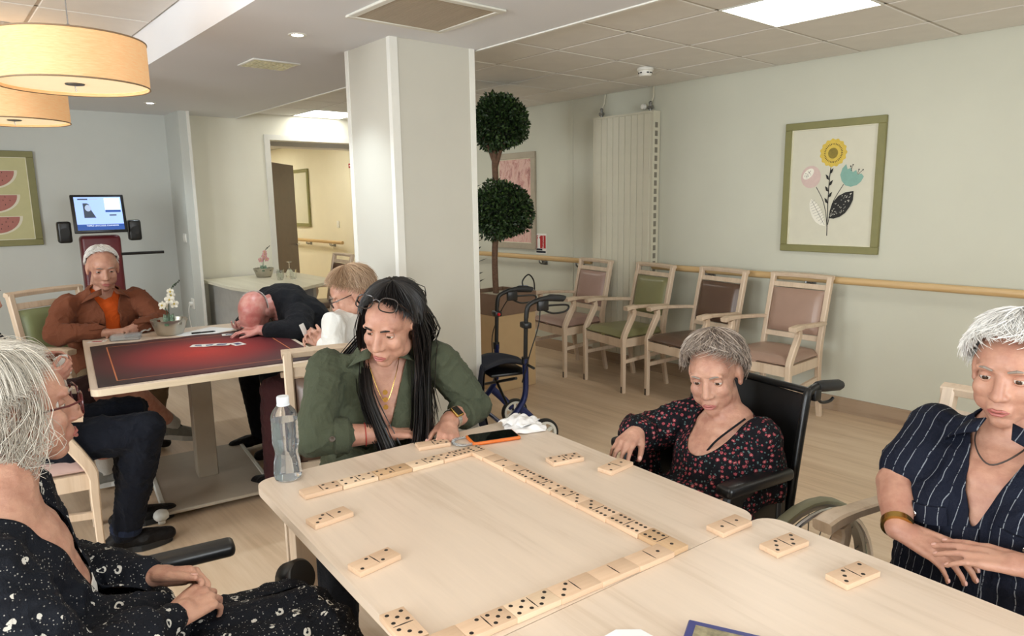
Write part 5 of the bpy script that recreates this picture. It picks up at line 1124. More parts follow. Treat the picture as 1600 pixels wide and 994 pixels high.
def dots_cloth():
    t = base('cloth_ring_dots', '#101218', .7); v = t.coord((1, 1, 1)); dn = t.add('ShaderNodeTexNoise'); dn.inputs['Scale'].default_value = 25; t.link(v, dn.inputs['Vector'])
    mx = t.add('ShaderNodeVectorMath', operation='MULTIPLY_ADD'); t.link(dn.outputs['Color'], mx.inputs[0]); mx.inputs[1].default_value = (.016, .016, .016); t.link(v, mx.inputs[2])
    vo = t.add('ShaderNodeTexVoronoi'); vo.inputs['Scale'].default_value = 30; vo.inputs['Randomness'].default_value = .8; t.link(mx.outputs[0], vo.inputs['Vector'])
    d = vo.outputs['Distance']; ring = t.math('MULTIPLY', t.math('GREATER_THAN', d, .15), t.math('LESS_THAN', d, .26))
    sp = t.add('ShaderNodeSeparateColor'); t.link(vo.outputs['Color'], sp.inputs[0]); on = t.math('GREATER_THAN', sp.outputs[0], .25); ang = t.math('GREATER_THAN', t.noise(v, 120, 1), .42)
    v2 = t.add('ShaderNodeTexVoronoi'); v2.inputs['Scale'].default_value = 240; t.link(v, v2.inputs['Vector']); s2 = t.add('ShaderNodeSeparateColor'); t.link(v2.outputs['Color'], s2.inputs[0]); fine = t.math('MULTIPLY', t.math('LESS_THAN', v2.outputs['Distance'], .28), t.math('GREATER_THAN', s2.outputs[0], .75))
    k = t.math('MAXIMUM', t.math('MULTIPLY', t.math('MULTIPLY', ring, on), ang), t.math('MULTIPLY', fine, .5)); n = t.noise(v, 4, 3); c0 = t.ramp(n, [(.3, srgb('#0e1016')), (.7, srgb('#171a22'))]); t.link(t.mix(k, c0, srgb('#c8c5bd')), t.P.inputs['Base Color']); folds(t, v)
def floral_cloth():
    t = base('cloth_floral', '#131217', .75); v = t.coord((1, 1, 1)); vo = t.add('ShaderNodeTexVoronoi'); vo.inputs['Scale'].default_value = 62; vo.inputs['Randomness'].default_value = .45; t.link(v, vo.inputs['Vector']); d = vo.outputs['Distance']
    red = t.math('MULTIPLY', t.math('LESS_THAN', d, .34), t.math('GREATER_THAN', t.noise(v, 210, 2), .44)); core = t.math('LESS_THAN', d, .13)
    v2 = t.add('ShaderNodeTexVoronoi'); v2.inputs['Scale'].default_value = 95; t.link(t.coord((1, 1, 1), (.4, .2, .3)), v2.inputs['Vector']); lf = t.math('MULTIPLY', t.math('LESS_THAN', v2.outputs['Distance'], .26), t.math('GREATER_THAN', d, .42))
    c1 = t.mix(t.math('MULTIPLY', lf, .8), srgb('#131217'), srgb('#566c6c')); c2 = t.mix(t.math('MULTIPLY', red, .9), c1, srgb('#9c474e')); t.link(t.mix(core, c2, srgb('#c98a86')), t.P.inputs['Base Color']); folds(t, v)
dots_cloth(); floral_cloth()
def stripe_cloth(name, axis, origin, pitch, c0, c1, wdt=.07):
    """pinstripes perpendicular to a direction of the garment's own coordinates"""
    t = base(name, c0, .75); tc = t.add('ShaderNodeTexCoord'); dn = t.add('ShaderNodeTexNoise'); dn.inputs['Scale'].default_value = 9; t.link(tc.outputs['Object'], dn.inputs['Vector']); dt = t.add('ShaderNodeVectorMath', operation='DOT_PRODUCT'); t.link(tc.outputs['Object'], dt.inputs[0]); dt.inputs[1].default_value = axis
    x = t.math('ADD', t.math('DIVIDE', dt.outputs['Value'], pitch), t.math('MULTIPLY', dn.outputs['Fac'], .9)); fr = t.math('FRACT', x); on = t.math('LESS_THAN', fr, wdt); br = t.math('GREATER_THAN', t.noise(t.coord((1, 1, 1)), 160, 2), .40)
    n = t.noise(t.coord((1, 1, 1)), 6, 3); cc_ = t.ramp(n, [(.3, sh(srgb(c0), .88)), (.7, sh(srgb(c0), 1.12))]); t.link(t.mix(t.math('MULTIPLY', t.math('MULTIPLY', on, br), .55), cc_, srgb(c1)), t.P.inputs['Base Color']); folds(t, t.coord((1, 1, 1)))
def button(Pn, p, n, r, mat, parent=None, name='button'):
    n = V(n).normalized(); q = n.to_track_quat('Z', 'Y').to_matrix(); return Pn.part(name, MB().lathe([(0, .0), (r, 0), (r, .0022), (r*.8, .003), (r*.6, .0018), (0, .0018)], 14, tuple(V(p)), M=q), mat, parent=parent)
def surf(me, p, d):
    """point of mesh me hit by a ray from p along d, with normal (world coordinates)"""
    from mathutils.bvhtree import BVHTree
    key = me.name
    co, _ = get(me); t_ = BVHTree.FromPolygons([tuple(v) for v in co], [tuple(q.vertices) for q in me.polygons]); h = t_.ray_cast(V(p), V(d).normalized()); return (h[0], h[1]) if h[0] else (V(p), -V(d))
def tree_of(me):
    from mathutils.bvhtree import BVHTree
    co, _ = get(me); return BVHTree.FromPolygons([tuple(v) for v in co], [tuple(q.vertices) for q in me.polygons])
def drape(tree, path, d, wd, off=.003, name=None):
    """ribbon laid on a surface: path points projected along d"""
    P = []
    for p in spline(path, 5):
        h = tree.ray_cast(V(p), V(d).normalized()); 
        if h[0]: P.append((h[0]+h[1]*off, h[1]))
    m = MB(); v = []
    for i, (p, n) in enumerate(P):
        t_ = (P[min(i+1, len(P)-1)][0]-P[max(i-1, 0)][0]).normalized(); s_ = t_.cross(n).normalized(); v += [p+s_*wd/2+n*.001, p-s_*wd/2+n*.001, p-s_*wd/2-n*off*1.5, p+s_*wd/2-n*off*1.5]
    N = len(P); f = []
    for i in range(N-1): f += [(4*i+k, 4*i+(k+1) % 4, 4*i+4+(k+1) % 4, 4*i+4+k) for k in range(4)]
    if N > 1: f += [(0, 1, 2, 3), (4*N-1, 4*N-2, 4*N-3, 4*N-4)]; m.add(v, f, True)
    return m
# ------------------------------------------------------------------ wheelchairs
plain('tyre_grey', '#8a8870', .6, var=.06); plain('frame_grey', '#55585c', .35, .6)
def wheelchair(label, x, y, f, armz=.70, armf=.22, drum=False, w=.225):
    r = thing('wheelchair', label, 'wheelchair', (x, y, 0), face_rz(*f))
    MB().rbox(-w+.02, w-.02, -.20, .22, .455, .485, .012, 2).build('seat', 'black_vinyl', r)
    bm_ = MB(); n = 10; vv = []
    for k, o in ((0, 0), (1, -.008)):
        for i in range(n+1):
            for j in range(n+1):
                u, t_ = i/n*2-1, j/n; vv.append((u*(w-.005), -.175-.055*t_+o-.03*(1-u*u)*.6, .50+.39*t_))
    q_ = [(i*(n+1)+j, i*(n+1)+j+1, (i+1)*(n+1)+j+1, (i+1)*(n+1)+j) for i in range(n) for j in range(n)]; nb = (n+1)**2
    bm_.add(vv, q_+[tuple(nb+k for k in q[::-1]) for q in q_], True); bm_.build('back_sling', 'black_vinyl', r)
    MB().tube([(-w, -.24, .905), (w, -.24, .905)], .011, 10).build('back_bar', 'black_plastic', r)
    for s in (-1, 1):
        X = s*w
        MB().tube(spline([(X, -.15, .32), (X, -.165, .50), (X, -.22, .86), (X, -.24, .905), (X, -.28, .915)], 5), .0125, 10).build('back_post', 'black_plastic', r)
        MB().tube([(X, -.27, .915), (X, -.295, .913), (X, -.37, .905), (X, -.385, .903)], [.015, .018, .0175, .013], 12).build('push_handle', 'black_rubber', r)
        MB().tube(spline([(X, -.265, .895), (X, -.29, .865), (X, -.33, .86), (X, -.35, .868)], 4), .005, 8).build('brake_lever', 'black_plastic', r)
        MB().rbox(X-.014, X+.014, -.275, -.245, .875, .91, .004, 2).build('brake_housing', 'black_plastic', r)
        MB().tube(spline([(X, .24, .10), (X, .24, .40), (X, .20, .46), (X, -.2, .46)], 5), .0125, 10).build('side_frame', 'frame_grey', r)
        MB().tube([(X, -.2, .32), (X, .23, .30)], .0125, 10).build('lower_tube', 'frame_grey', r)
        MB().rbox(X+s*.012-.028, X+s*.012+.028, -.14, armf, armz-.035, armz, .013, 3).build('armrest', 'black_vinyl', r)
        MB().tube(spline([(X, min(armf-.05, .17), armz-.03), (X, min(armf-.03, .19), armz-.07), (X, min(armf-.03, .19), .5)], 4), .011, 8).build('arm_support', 'frame_grey', r); MB().tube([(X, -.12, armz-.03), (X, -.12, .47)], .011, 8).build('arm_support', 'frame_grey', r)
        MB().rbox(X-.004, X+.004, -.15, min(armf-.04, .18), .47, armz-.05, .002, 1).build('skirt_guard', 'black_plastic', r)
        wh = wheel(r, (s*(w+.055), -.19, .30), .30, .032, 'x', 20, 'tyre_grey', 'grey_steel', 'rear_wheel')
        MB().tube([(s*.035, .275*math.cos(2*PI*k/40), .275*math.sin(2*PI*k/40)) for k in range(40)], .008, 8, closed=True).build('hand_rim', 'chrome', wh)
        wheel(r, (X, .25, .075), .075, .03, 'x', 5, 'black_rubber', 'frame_grey', 'caster')
        MB().tube(spline([(X*.9, .24, .40), (X*.85, .34, .30), (X*.8, .40, .12)], 4), .011, 8).build('footrest_tube', 'frame_grey', r); MB().rbox(X*.5-.07, X*.5+.07, .33, .47, .10, .115, .004, 1).build('footplate', 'black_plastic', r)
    MB().tube([(-w, -.15, .33), (w, .15, .45)], .011, 8).build('cross_brace', 'frame_grey', r); MB().tube([(w, -.15, .33), (-w, .15, .45)], .011, 8).build('cross_brace', 'frame_grey', r)
    return r
wheelchair('black wheelchair of the woman in the floral blouse', 1.745, 1.185, (-.985, .17), armz=.70, armf=.13, w=.215)
w7 = wheelchair('black wheelchair of the foreground woman with glasses', .05, 1.50, (.98, -.19), armz=.665, armf=.42)
MB().lathe([(0, -.028), (.036, -.028), (.042, -.02), (.042, .02), (.036, .028), (0, .028)], 28, (-.09, .53, .60), M=rotm(0, 1.1, .6)).build('knee_pad', 'black_vinyl', w7); MB().tube([(-.09, .53, .58), (-.16, .46, .45), (-.19, .24, .44)], .012, 8).build('knee_pad_bracket', 'black_plastic', w7)
# ------------------------------------------------------------------ bodies
def trousers(Pn, hip, f, knees, ankles, mat, name='trousers', r=(.085, .064, .048), vox=.008, seed=3, amp=.006, pel=(.165, .12, .10), stop=1.0):
    B = Blob(); hip = V(hip); fr = V(f[0], f[1], 0).normalized(); x = fr.cross(V(0, 0, 1)); B.ell(hip, pel, Matrix((x, fr, V(0, 0, 1))).transposed())
    for s, k, a in zip((1, -1), knees, ankles):
        k = V(k); B.chain([hip+x*s*.085, k], [r[0], r[1]])
        if stop > .01: B.chain([k, k.lerp(V(a), stop)], [r[1]*.98, r[2]])
    me = B.remesh(vox, 6); wrinkle(me, amp, 26, seed); return Pn.part(name, me, mat)
def vcut(me, o, M, zb, slope, ymin=.0, ztop=9):
    Mi = np.array(M.transposed()); o = np.array(o)
    return cut(me, lambda co: (lambda q: (q[:, 1] > ymin) & (np.abs(q[:, 0]) < np.maximum(0, (q[:, 2]-zb)*slope)) & (q[:, 2] < ztop))((co-o) @ Mi.T))
# ---- woman in the green shirt ---------------------------------------------------------
def green_woman():
    f = (-.50, -.866); fr = V(*f, 0); x = fr.cross(V(0, 0, 1)); hip = V(1.13, 2.10, .47); sh_ = V(1.115, 1.95, .965); c = V(1.098, 1.862, 1.098); hf = (-.86, -.50); Mh = frame(hf, 20, -8); s = 1.04
    P = Person('person with long black hair in a green shirt leaning over the table end', (1.13, 2.10, 0)); P.skin = 'skin_fair'
    rs, ls = sh_+x*.175+V(0, 0, -.02), sh_-x*.175+V(0, 0, -.01); re_, rw = V(.845, 1.915, .775), V(1.03, 1.835, .765); le, lw = V(1.375, 1.815, .785), V(1.235, 1.765, .775)
    D = [(-.05, .19, .15, .01), (.25, .185, .15, .02), (.5, .175, .145, .03), (.7, .175, .135, .03), (.9, .15, .095, .0), (1.0, .11, .07, -.005)]
    B = Blob(); head_blob(B, Mh, c, s); B.cap(c+Mh @ V(0, -.02, -.05), sh_+V(0, 0, .02), .052, .062); tskin(B, hip, sh_, f, D)
    for q in (-1, 1): B.ell(hip+(sh_-hip)*.62+x*q*.075+fr*.095, (.078, .068, .078))
    B.chain([rs, re_, rw], [.05, .045, .029]); B.chain([ls, le, lw], [.05, .045, .03]); nl = []
    hand(B, rw, V(.85, -.35, -.1), V(0, 0, -1), 1, (20, 25, 20), nails=nl); hand(B, lw, V(-.55, -.75, -.25), V(-.3, .2, -1), -1, (25, 30, 25), nails=nl)
    me = B.remesh(.0045, 5); head_detail(P, me, Mh, c, s, 'brow_dark'); P.part('body', me, 'skin_fair'); P.part('fingernails', nail_mesh(nl), 'nail')
    # shirt
    B = Blob(); M = torso(B, hip, sh_, f, D, n=9)
    for q in (-1, 1): B.ell(hip+(sh_-hip)*.62+x*q*.08+fr*.10, (.085, .072, .085))
    B.chain([rs, re_], [.066, .060]); B.chain([re_, re_.lerp(rw, .42)], [.060, .048]); B.chain([ls, le], [.066, .060]); B.chain([le, le.lerp(lw, .42)], [.060, .05]); B.cap(rs, ls, .05, .05)
    me = B.remesh(.006, 7); wrinkle(me, .009, 24, 5, (1, 1, 1.2)); vcut(me, sh_, M, -.17, .34, .0); t_ = tree_of(me); shirt = P.part('shirt', me, 'cloth_green', solid=.004)
    fo = sh_+fr*.5
    # collar, placket, buttons, pockets, cuffs
    for q in (-1, 1):
        m = MB(); v = []
        for i in range(9):
            u = i/8; ang = 2.7-2.3*u; rr = .070+.012*u; p = sh_+V(0, 0, .062-.085*u**1.3)+x*(q*rr*math.sin(ang)*1.05)+fr*(-rr*math.cos(ang)*.95+.02+.035*u); o2 = (x*q*math.sin(ang)-fr*math.cos(ang)).normalized(); v += [p, p+o2*(.028+.018*u)+V(0, 0, -.030-.02*u)]
        m.add(v, [(2*i, 2*i+1, 2*i+3, 2*i+2) for i in range(8)], True); P.part('collar', m, 'cloth_green', solid=.004, parent=shirt)
    P.part('placket', drape(t_, [fo+V(0, 0, -.18)-x*.0, fo+V(0, 0, -.30), fo+V(0, 0, -.45)], -fr, .034, .004), 'cloth_green', parent=shirt); plain('button_horn', '#4c3f35', .35)
    for dz in (-.175, -.25, -.325, -.40):
        h = t_.ray_cast(fo+V(0, 0, dz), -fr)
        if h[0]: button(P, h[0]+h[1]*.006, h[1], .0085, 'button_horn', shirt)
    for q in (-1, 1):
        ctr = fo+x*q*.10+V(0, 0, -.235)
        P.part('pocket_flap', drape(t_, [ctr-x*.052, ctr, ctr+x*.052], -fr, .036, .005), 'cloth_green', parent=shirt); P.part('pocket', drape(t_, [ctr-x*.048+V(0, 0, -.055), ctr+V(0, 0, -.055), ctr+x*.048+V(0, 0, -.055)], -fr, .085, .003), 'cloth_green', parent=shirt)
    for a, b_ in ((re_, rw), (le, lw)):
        d_ = (b_-a).normalized(); p = a.lerp(b_, .40); P.part('rolled_cuff', MB().tube([p-d_*.026, p-d_*.02, p+d_*.018, p+d_*.024], [.050, .057, .056, .05], 20), 'cloth_green', parent=shirt)
    button(P, re_.lerp(rw, .30)+V(-.03, -.045, .01), V(-.5, -.85, .2), .009, 'button_horn', shirt)
    # long hair
    def tails(m, R_):
        def lock(path, n, r0, rr=.0016):
            for k in range(n):
                o = V(R_.normal(size=3))*r0; o2 = V(R_.normal(size=3))*r0*1.3; pts = [V(p)+o.lerp(o2, i/(len(path)-1))*(.3 if i == 0 else 1) for i, p in enumerate(path)]; pts = spline(pts, 3); m.tube(pts, [rr]*(len(pts)-1)+[rr*.3], 3, cap=False)
        hL = lambda a, b_, d: Mh @ (V(a, b_, d)*s)+c
        lock([hL(-.065, -.02, .06), hL(-.088, -.01, -.03), hL(-.09, .0, -.11), sh_-x*.115+fr*.085+V(0, 0, -.08), sh_-x*.105+fr*.155+V(0, 0, -.22), sh_-x*.075+fr*.165+V(0, 0, -.34)], 190, .014)
        lock([hL(.07, .02, .06), hL(.09, .015, -.03), hL(.088, .02, -.12), sh_+x*.055+fr*.115+V(0, 0, -.08), sh_+x*.015+fr*.165+V(0, 0, -.2), sh_-x*.03+fr*.17+V(0, 0, -.33)], 190, .012)
        lock([hL(.06, -.07, .05), hL(.085, -.06, -.05), sh_+x*.12-fr*.02+V(0, 0, .0), sh_+x*.19+fr*.0+V(0, 0, -.12), sh_+x*.20+V(0, 0, -.24)], 150, .014)
        lock([hL(0, -.10, .06), hL(0, -.125, -.04), sh_-fr*.11+V(0, 0, -.05), sh_-fr*.14+V(0, 0, -.28)], 200, .035); lock([hL(-.05, -.08, .05), hL(-.07, -.1, -.06), sh_-x*.1-fr*.07+V(0, 0, -.0), sh_-x*.12-fr*.08+V(0, 0, -.22)], 120, .02)
    hair(P, Mh, c, 'hair_black', s*1.02, 1600, .86, 1.7, 2.1, .013, (0, -.1, 1), 1.4, 2, .0012, .12, tails=tails)
    glassy('lens_tint', '#b9b3ad', .05, 1.1, .8); plain('acetate_dark', '#2a211d', .25, var=.3); glasses(P, Mh @ Matrix.Rotation(math.radians(50), 3, 'X'), c+Mh @ V(0, .0, .022), s*1.08, 'acetate_dark', .112, .0, name='glasses_on_head')
    plain('gold', '#c9a45c', .25, 1.0); e = Mh @ (V(-.080, -.006, -.050)*s)+c
    P.part('hoop_earring', MB().tube([e+Mh @ V(.0, .011*math.cos(2*PI*k/20), .011*math.sin(2*PI*k/20)) for k in range(20)], .0016, 6, closed=True), 'chrome')
    nk = [sh_+x*.055+V(0, 0, .045)+fr*.03, sh_+x*.035+fr*.095+V(0, 0, -.03), sh_+fr*.125+V(0, 0, -.105), sh_-x*.035+fr*.095+V(0, 0, -.03), sh_-x*.055+V(0, 0, .045)+fr*.03]; P.part('necklace', MB().tube(spline(nk, 8), .0014, 6), 'gold')
    for k in range(3): P.part('pendant', MB().lathe([(0, -.001), (.008, -.001), (.008, .001), (0, .001)], 14, tuple(sh_+fr*(.123+.006*k)+V(0, 0, -.075-.022*k)), M=fr.to_track_quat('Z', 'Y').to_matrix()), 'gold')
    d_ = (lw-le).normalized(); p = le.lerp(lw, .86); P.part('watch_band', MB().tube([p-d_*.010, p-d_*.009, p+d_*.009, p+d_*.010], [.031, .034, .034, .031], 18), 'chrome'); q = V(.15, -.55, .8).normalized(); wq = q.to_track_quat('Z', 'Y').to_matrix().to_4x4(); wq.translation = p+q*.033; P.part('watch_face', MB().rbox(-.017, .017, -.020, .020, -.004, .006, .004, 2, wq), 'gold'); w2 = wq.copy(); w2.translation = p+q*.0395; P.part('watch_screen', MB().rbox(-.013, .013, -.016, .016, -.001, .001, .0005, 1, w2), 'phone_glass')
    d_ = (rw-re_).normalized(); p = re_.lerp(rw, .75); P.part('string_bracelet', MB().tube([p+(V(0, 0, 1)*math.cos(2*PI*k/20)+d_.cross(V(0, 0, 1))*math.sin(2*PI*k/20))*.0355 for k in range(20)], .0012, 5, closed=True), 'sign_red')
    kn = [hip+fr*.40+x*.10+V(0, 0, .02), hip+fr*.40-x*.10+V(0, 0, .02)]; an = [V(k.x, k.y, .09)+fr*.02 for k in kn]; trousers(P, hip, f, kn, an, 'cloth_black', pel=(.19, .15, .10), r=(.10, .07, .05), vox=.011)
    for a in an: shoe(P, 'shoe', a, fr, .25, 'leather_black')
green_woman()
# ---- woman in the floral blouse (wheelchair) -------------------------------------------
def floral_woman():
    f = (-.985, .17); fr = V(*f, 0); x = fr.cross(V(0, 0, 1)); hip = V(1.80, 1.12, .55); sh_ = V(1.815, 1.115, .80); c = V(1.79, 1.155, .945); Mh = frame((-.93, -.30), 14, 6); s = .98
    P = Person('person with short grey brown hair in a dark floral blouse, sitting in a wheelchair', (1.80, 1.09, 0)); P.skin = 'skin_old'
    rs, ls = sh_+x*.15+V(0, 0, -.02), sh_-x*.13+V(0, 0, -.01); re_, rw = V(1.74, 1.395, .70), V(1.665, 1.345, .752); le, lw = V(1.815, .985, .63), V(1.64, 1.03, .60)
    D = [(-.25, .16, .15, .03), (.2, .155, .14, .03), (.6, .15, .12, .03), (.92, .13, .09, .0), (1.05, .09, .065, -.005)]
    B = Blob(); head_blob(B, Mh, c, s); B.cap(c+Mh @ V(0, -.025, -.04), sh_+V(0, 0, .0)+fr*.01, .047, .058); tskin(B, hip, sh_, f, D)
    B.chain([rs, re_, rw], [.04, .034, .024]); B.chain([ls, le, lw], [.04, .034, .024]); nl = []
    hand(B, rw, V(-.75, -.12, -.25), V(-.25, .0, -1), 1, ((12, 30, 25), (30, 40, 30), (25, 35, 30), (25, 35, 30)), 8, .98, nails=nl); hand(B, lw, V(-.8, .5, -.05), V(0, 0, -1), -1, (20, 25, 20), nails=nl)
    me = B.remesh(.0045, 4); head_detail(P, me, Mh, c, s, 'brow_grey'); P.part('body', me, 'skin_old'); P.part('fingernails', nail_mesh(nl), 'nail')
    B = Blob(); M = torso(B, hip, sh_, f, D, n=9); B.cap(rs, ls, .046, .046); B.ell(hip+fr*.12+V(0, 0, .0), (.17, .18, .10))
    B.chain([rs, re_], [.062, .072]); B.chain([re_, re_.lerp(rw, .62)], [.074, .058]); B.chain([ls, le], [.056, .054]); B.chain([le, le.lerp(lw, .7)], [.054, .045]); B.cap(re_+V(0, 0, -.02), re_+V(.01, -.03, -.12), .06, .045)
    me = B.remesh(.006, 6); wrinkle(me, .008, 22, 8, (1, 1, .6)); Mi = np.array(M.transposed()); o_ = np.array(sh_)
    cut(me, lambda co: (lambda q: (((q[:, 0]/.085)**2+((q[:, 2]-.05)/.135)**2) < 1) & (q[:, 1] > -.02) | ((q[:, 2] > .045) & (np.abs(q[:, 0]) < .08)))((co-o_) @ Mi.T)); P.part('blouse', me, 'cloth_floral', solid=.003)
    P.part('black_strap', MB().tube(spline([sh_-x*.085+fr*.03+V(0, 0, .035), sh_-x*.055+fr*.105+V(0, 0, -.02), sh_-x*.03+fr*.122+V(0, 0, -.06)], 6), .0035, 6), 'cloth_black')
    hair(P, Mh, c, 'hair_greybrown', s*1.02, 2000, 1.15, 1.58, 2.0, .016, (0, -.35, .95), 1.1, 5, .0011, .35)
    kn = [hip+fr*.40+x*.09+V(0, 0, -.02), hip+fr*.40-x*.09+V(0, 0, -.02)]; an = [V(k.x, k.y, .20)+fr*.05 for k in kn]; trousers(P, hip-V(0, 0, .02), f, kn, an, 'cloth_black', vox=.011, pel=(.16, .13, .07), r=(.08, .058, .045))
    for a in an: shoe(P, 'shoe', a, fr, .23, 'leather_black')
floral_woman()
# ---- woman in the navy striped shirt ------------------------------------------------------
def navy_woman():
    f = (-.96, .10); fr = V(*f, 0).normalized(); x = fr.cross(V(0, 0, 1)); hip = V(1.84, .43, .47); sh_ = V(1.83, .405, .925); c = V(1.815, .415, 1.08); Mh = frame((-.97, .02), 8, 0); s = 1.0
    P = Person('person with white hair in a navy pinstriped shirt at the right edge', (1.84, .43, 0)); P.skin = 'skin_fair'
    rs, ls = sh_+x*.160+V(0, 0, -.02), sh_-x*.160+V(0, 0, -.02); re_, rw = V(1.715, .60, .79), V(1.585, .545, .738); le, lw = V(1.72, .19, .76), V(1.53, .285, .772)
    nl = []; D = [(-.05, .19, .165, .02), (.25, .195, .175, .04), (.5, .185, .16, .045), (.75, .175, .135, .03), (.93, .14, .09, 0), (1.02, .10, .07, -.005)]
    B = Blob(); head_blob(B, Mh, c, s); B.cap(c+Mh @ V(0, -.02, -.05), sh_+V(0, 0, .015), .053, .062); tskin(B, hip, sh_, f, D, .016)
    for q in (-1, 1): B.ell(hip+(sh_-hip)*.62+x*q*.08+fr*.10, (.078, .064, .078))
    B.chain([ls, le, lw], [.048, .042, .027]); hand(B, lw, V(.07, .93, -.13), V(.25, -.1, -1), -1, ((3, 8, 6), (4, 10, 6), (5, 12, 8), (8, 14, 8)), 3, 1.0, (26, 15), nails=nl)
    m1 = B.remesh(.0042, 4); B = Blob(); B.chain([rs, re_], [.052, .046]); B.chain([re_, re_.lerp(rw, .4), rw], [.044, .041, .027]); hand(B, rw, V(-.08, -.88, -.13), V(.45, .05, -1), 1, ((22, 25, 18), (24, 28, 18), (26, 28, 18), (28, 30, 18)), 2, 1.0, (26, 15), nails=nl); m2 = B.remesh(.0042, 4)
    head_detail(P, m1, Mh, c, s, 'brow_grey'); bm = bmesh.new(); bm.from_mesh(m1); bm.from_mesh(m2); bm.to_mesh(m1); bm.free(); m1.polygons.foreach_set('use_smooth', [True]*len(m1.polygons)); P.part('body', m1, 'skin_fair'); P.part('fingernails', nail_mesh(nl), 'nail')
    B = Blob(); M = torso(B, hip, sh_, f, D, n=9); B.cap(rs, ls, .05, .05)
    for q in (-1, 1): B.ell(hip+(sh_-hip)*.62+x*q*.085+fr*.115, (.09, .075, .09))
    B.chain([rs, rs.lerp(re_, .72)], [.064, .066]); B.chain([ls, ls.lerp(le, .72)], [.064, .066])
    me = B.remesh(.006, 7); wrinkle(me, .007, 19, 11, (1, 1, .8)); vcut(me, sh_, M, -.165, .34, .0)
    stripe_cloth('cloth_navy_stripe', tuple((x*.96-fr*.1).normalized()), 0, .024, '#171b29', '#aab0b8'); t_ = tree_of(me); shirt = P.part('shirt', me, 'cloth_navy_stripe', solid=.004); fo = sh_+fr*.5
    for q in (-1, 1):
        m = MB(); v = []
        for i in range(9):
            u = i/8; ang = 2.8-2.4*u; rr = .074+.012*u; p = sh_+V(0, 0, .06-.10*u**1.2)+x*(q*rr*math.sin(ang)*1.05)+fr*(-rr*math.cos(ang)*.95+.025+.045*u); o2 = (x*q*math.sin(ang)-fr*math.cos(ang)).normalized(); v += [p, p+o2*(.026+.022*u)+V(0, 0, -.028-.035*u)]
        m.add(v, [(2*i, 2*i+1, 2*i+3, 2*i+2) for i in range(8)], True); P.part('collar', m, 'cloth_navy_stripe', solid=.004, parent=shirt)
        ctr = fo+x*q*.105+V(0, 0, -.155); P.part('pocket_flap', drape(t_, [ctr-x*.055, ctr+V(0, 0, -.006), ctr+x*.055], -fr, .04, .006), 'cloth_navy_stripe', parent=shirt); P.part('pocket', drape(t_, [ctr-x*.05+V(0, 0, -.06), ctr+V(0, 0, -.06), ctr+x*.05+V(0, 0, -.06)], -fr, .09, .003), 'cloth_navy_stripe', parent=shirt)
        h = t_.ray_cast(ctr+V(0, 0, -.008), -fr)
        if h[0]: button(P, h[0]+h[1]*.008, h[1], .007, 'chrome', shirt, 'pocket_stud')
    P.part('placket', drape(t_, [fo+V(0, 0, -.165), fo+V(0, 0, -.28)-x*.02, fo+V(0, 0, -.42)+x*.01], -fr, .03, .004), 'cloth_navy_stripe', parent=shirt)
    plain('cord_brown', '#3a2f2a', .5); P.part('necklace', MB().tube(spline([sh_+x*.06+V(0, 0, .05)+fr*.0, sh_+x*.045+fr*.085+V(0, 0, -.0), sh_+fr*.118+V(0, 0, -.035), sh_-x*.045+fr*.085+V(0, 0, -.0), sh_-x*.06+V(0, 0, .05)], 7), .0018, 6), 'cord_brown')
    d_ = (rw-re_).normalized(); p = re_.lerp(rw, .93); P.part('gold_bracelet', MB().tube([p-d_*.008, p-d_*.0075, p+d_*.0075, p+d_*.008], [.030, .034, .034, .030], 24), 'gold')
    hair(P, Mh, c, 'hair_snow', s*1.02, 1900, 1.12, 1.62, 2.05, .018, (0, -.25, 1), 1.1, 6, .0011, .3)
    kn = [hip+fr*.42+x*.10+V(0, 0, .03), hip+fr*.42-x*.10+V(0, 0, .03)]; an = [V(k.x, k.y, .09)+fr*.02 for k in kn]; trousers(P, hip, f, kn, an, 'cloth_navy_stripe', 'trousers', vox=.011, r=(.095, .07, .05), pel=(.19, .16, .10))
    for a in an: shoe(P, 'shoe', a, fr, .24, 'leather_black')
navy_woman()
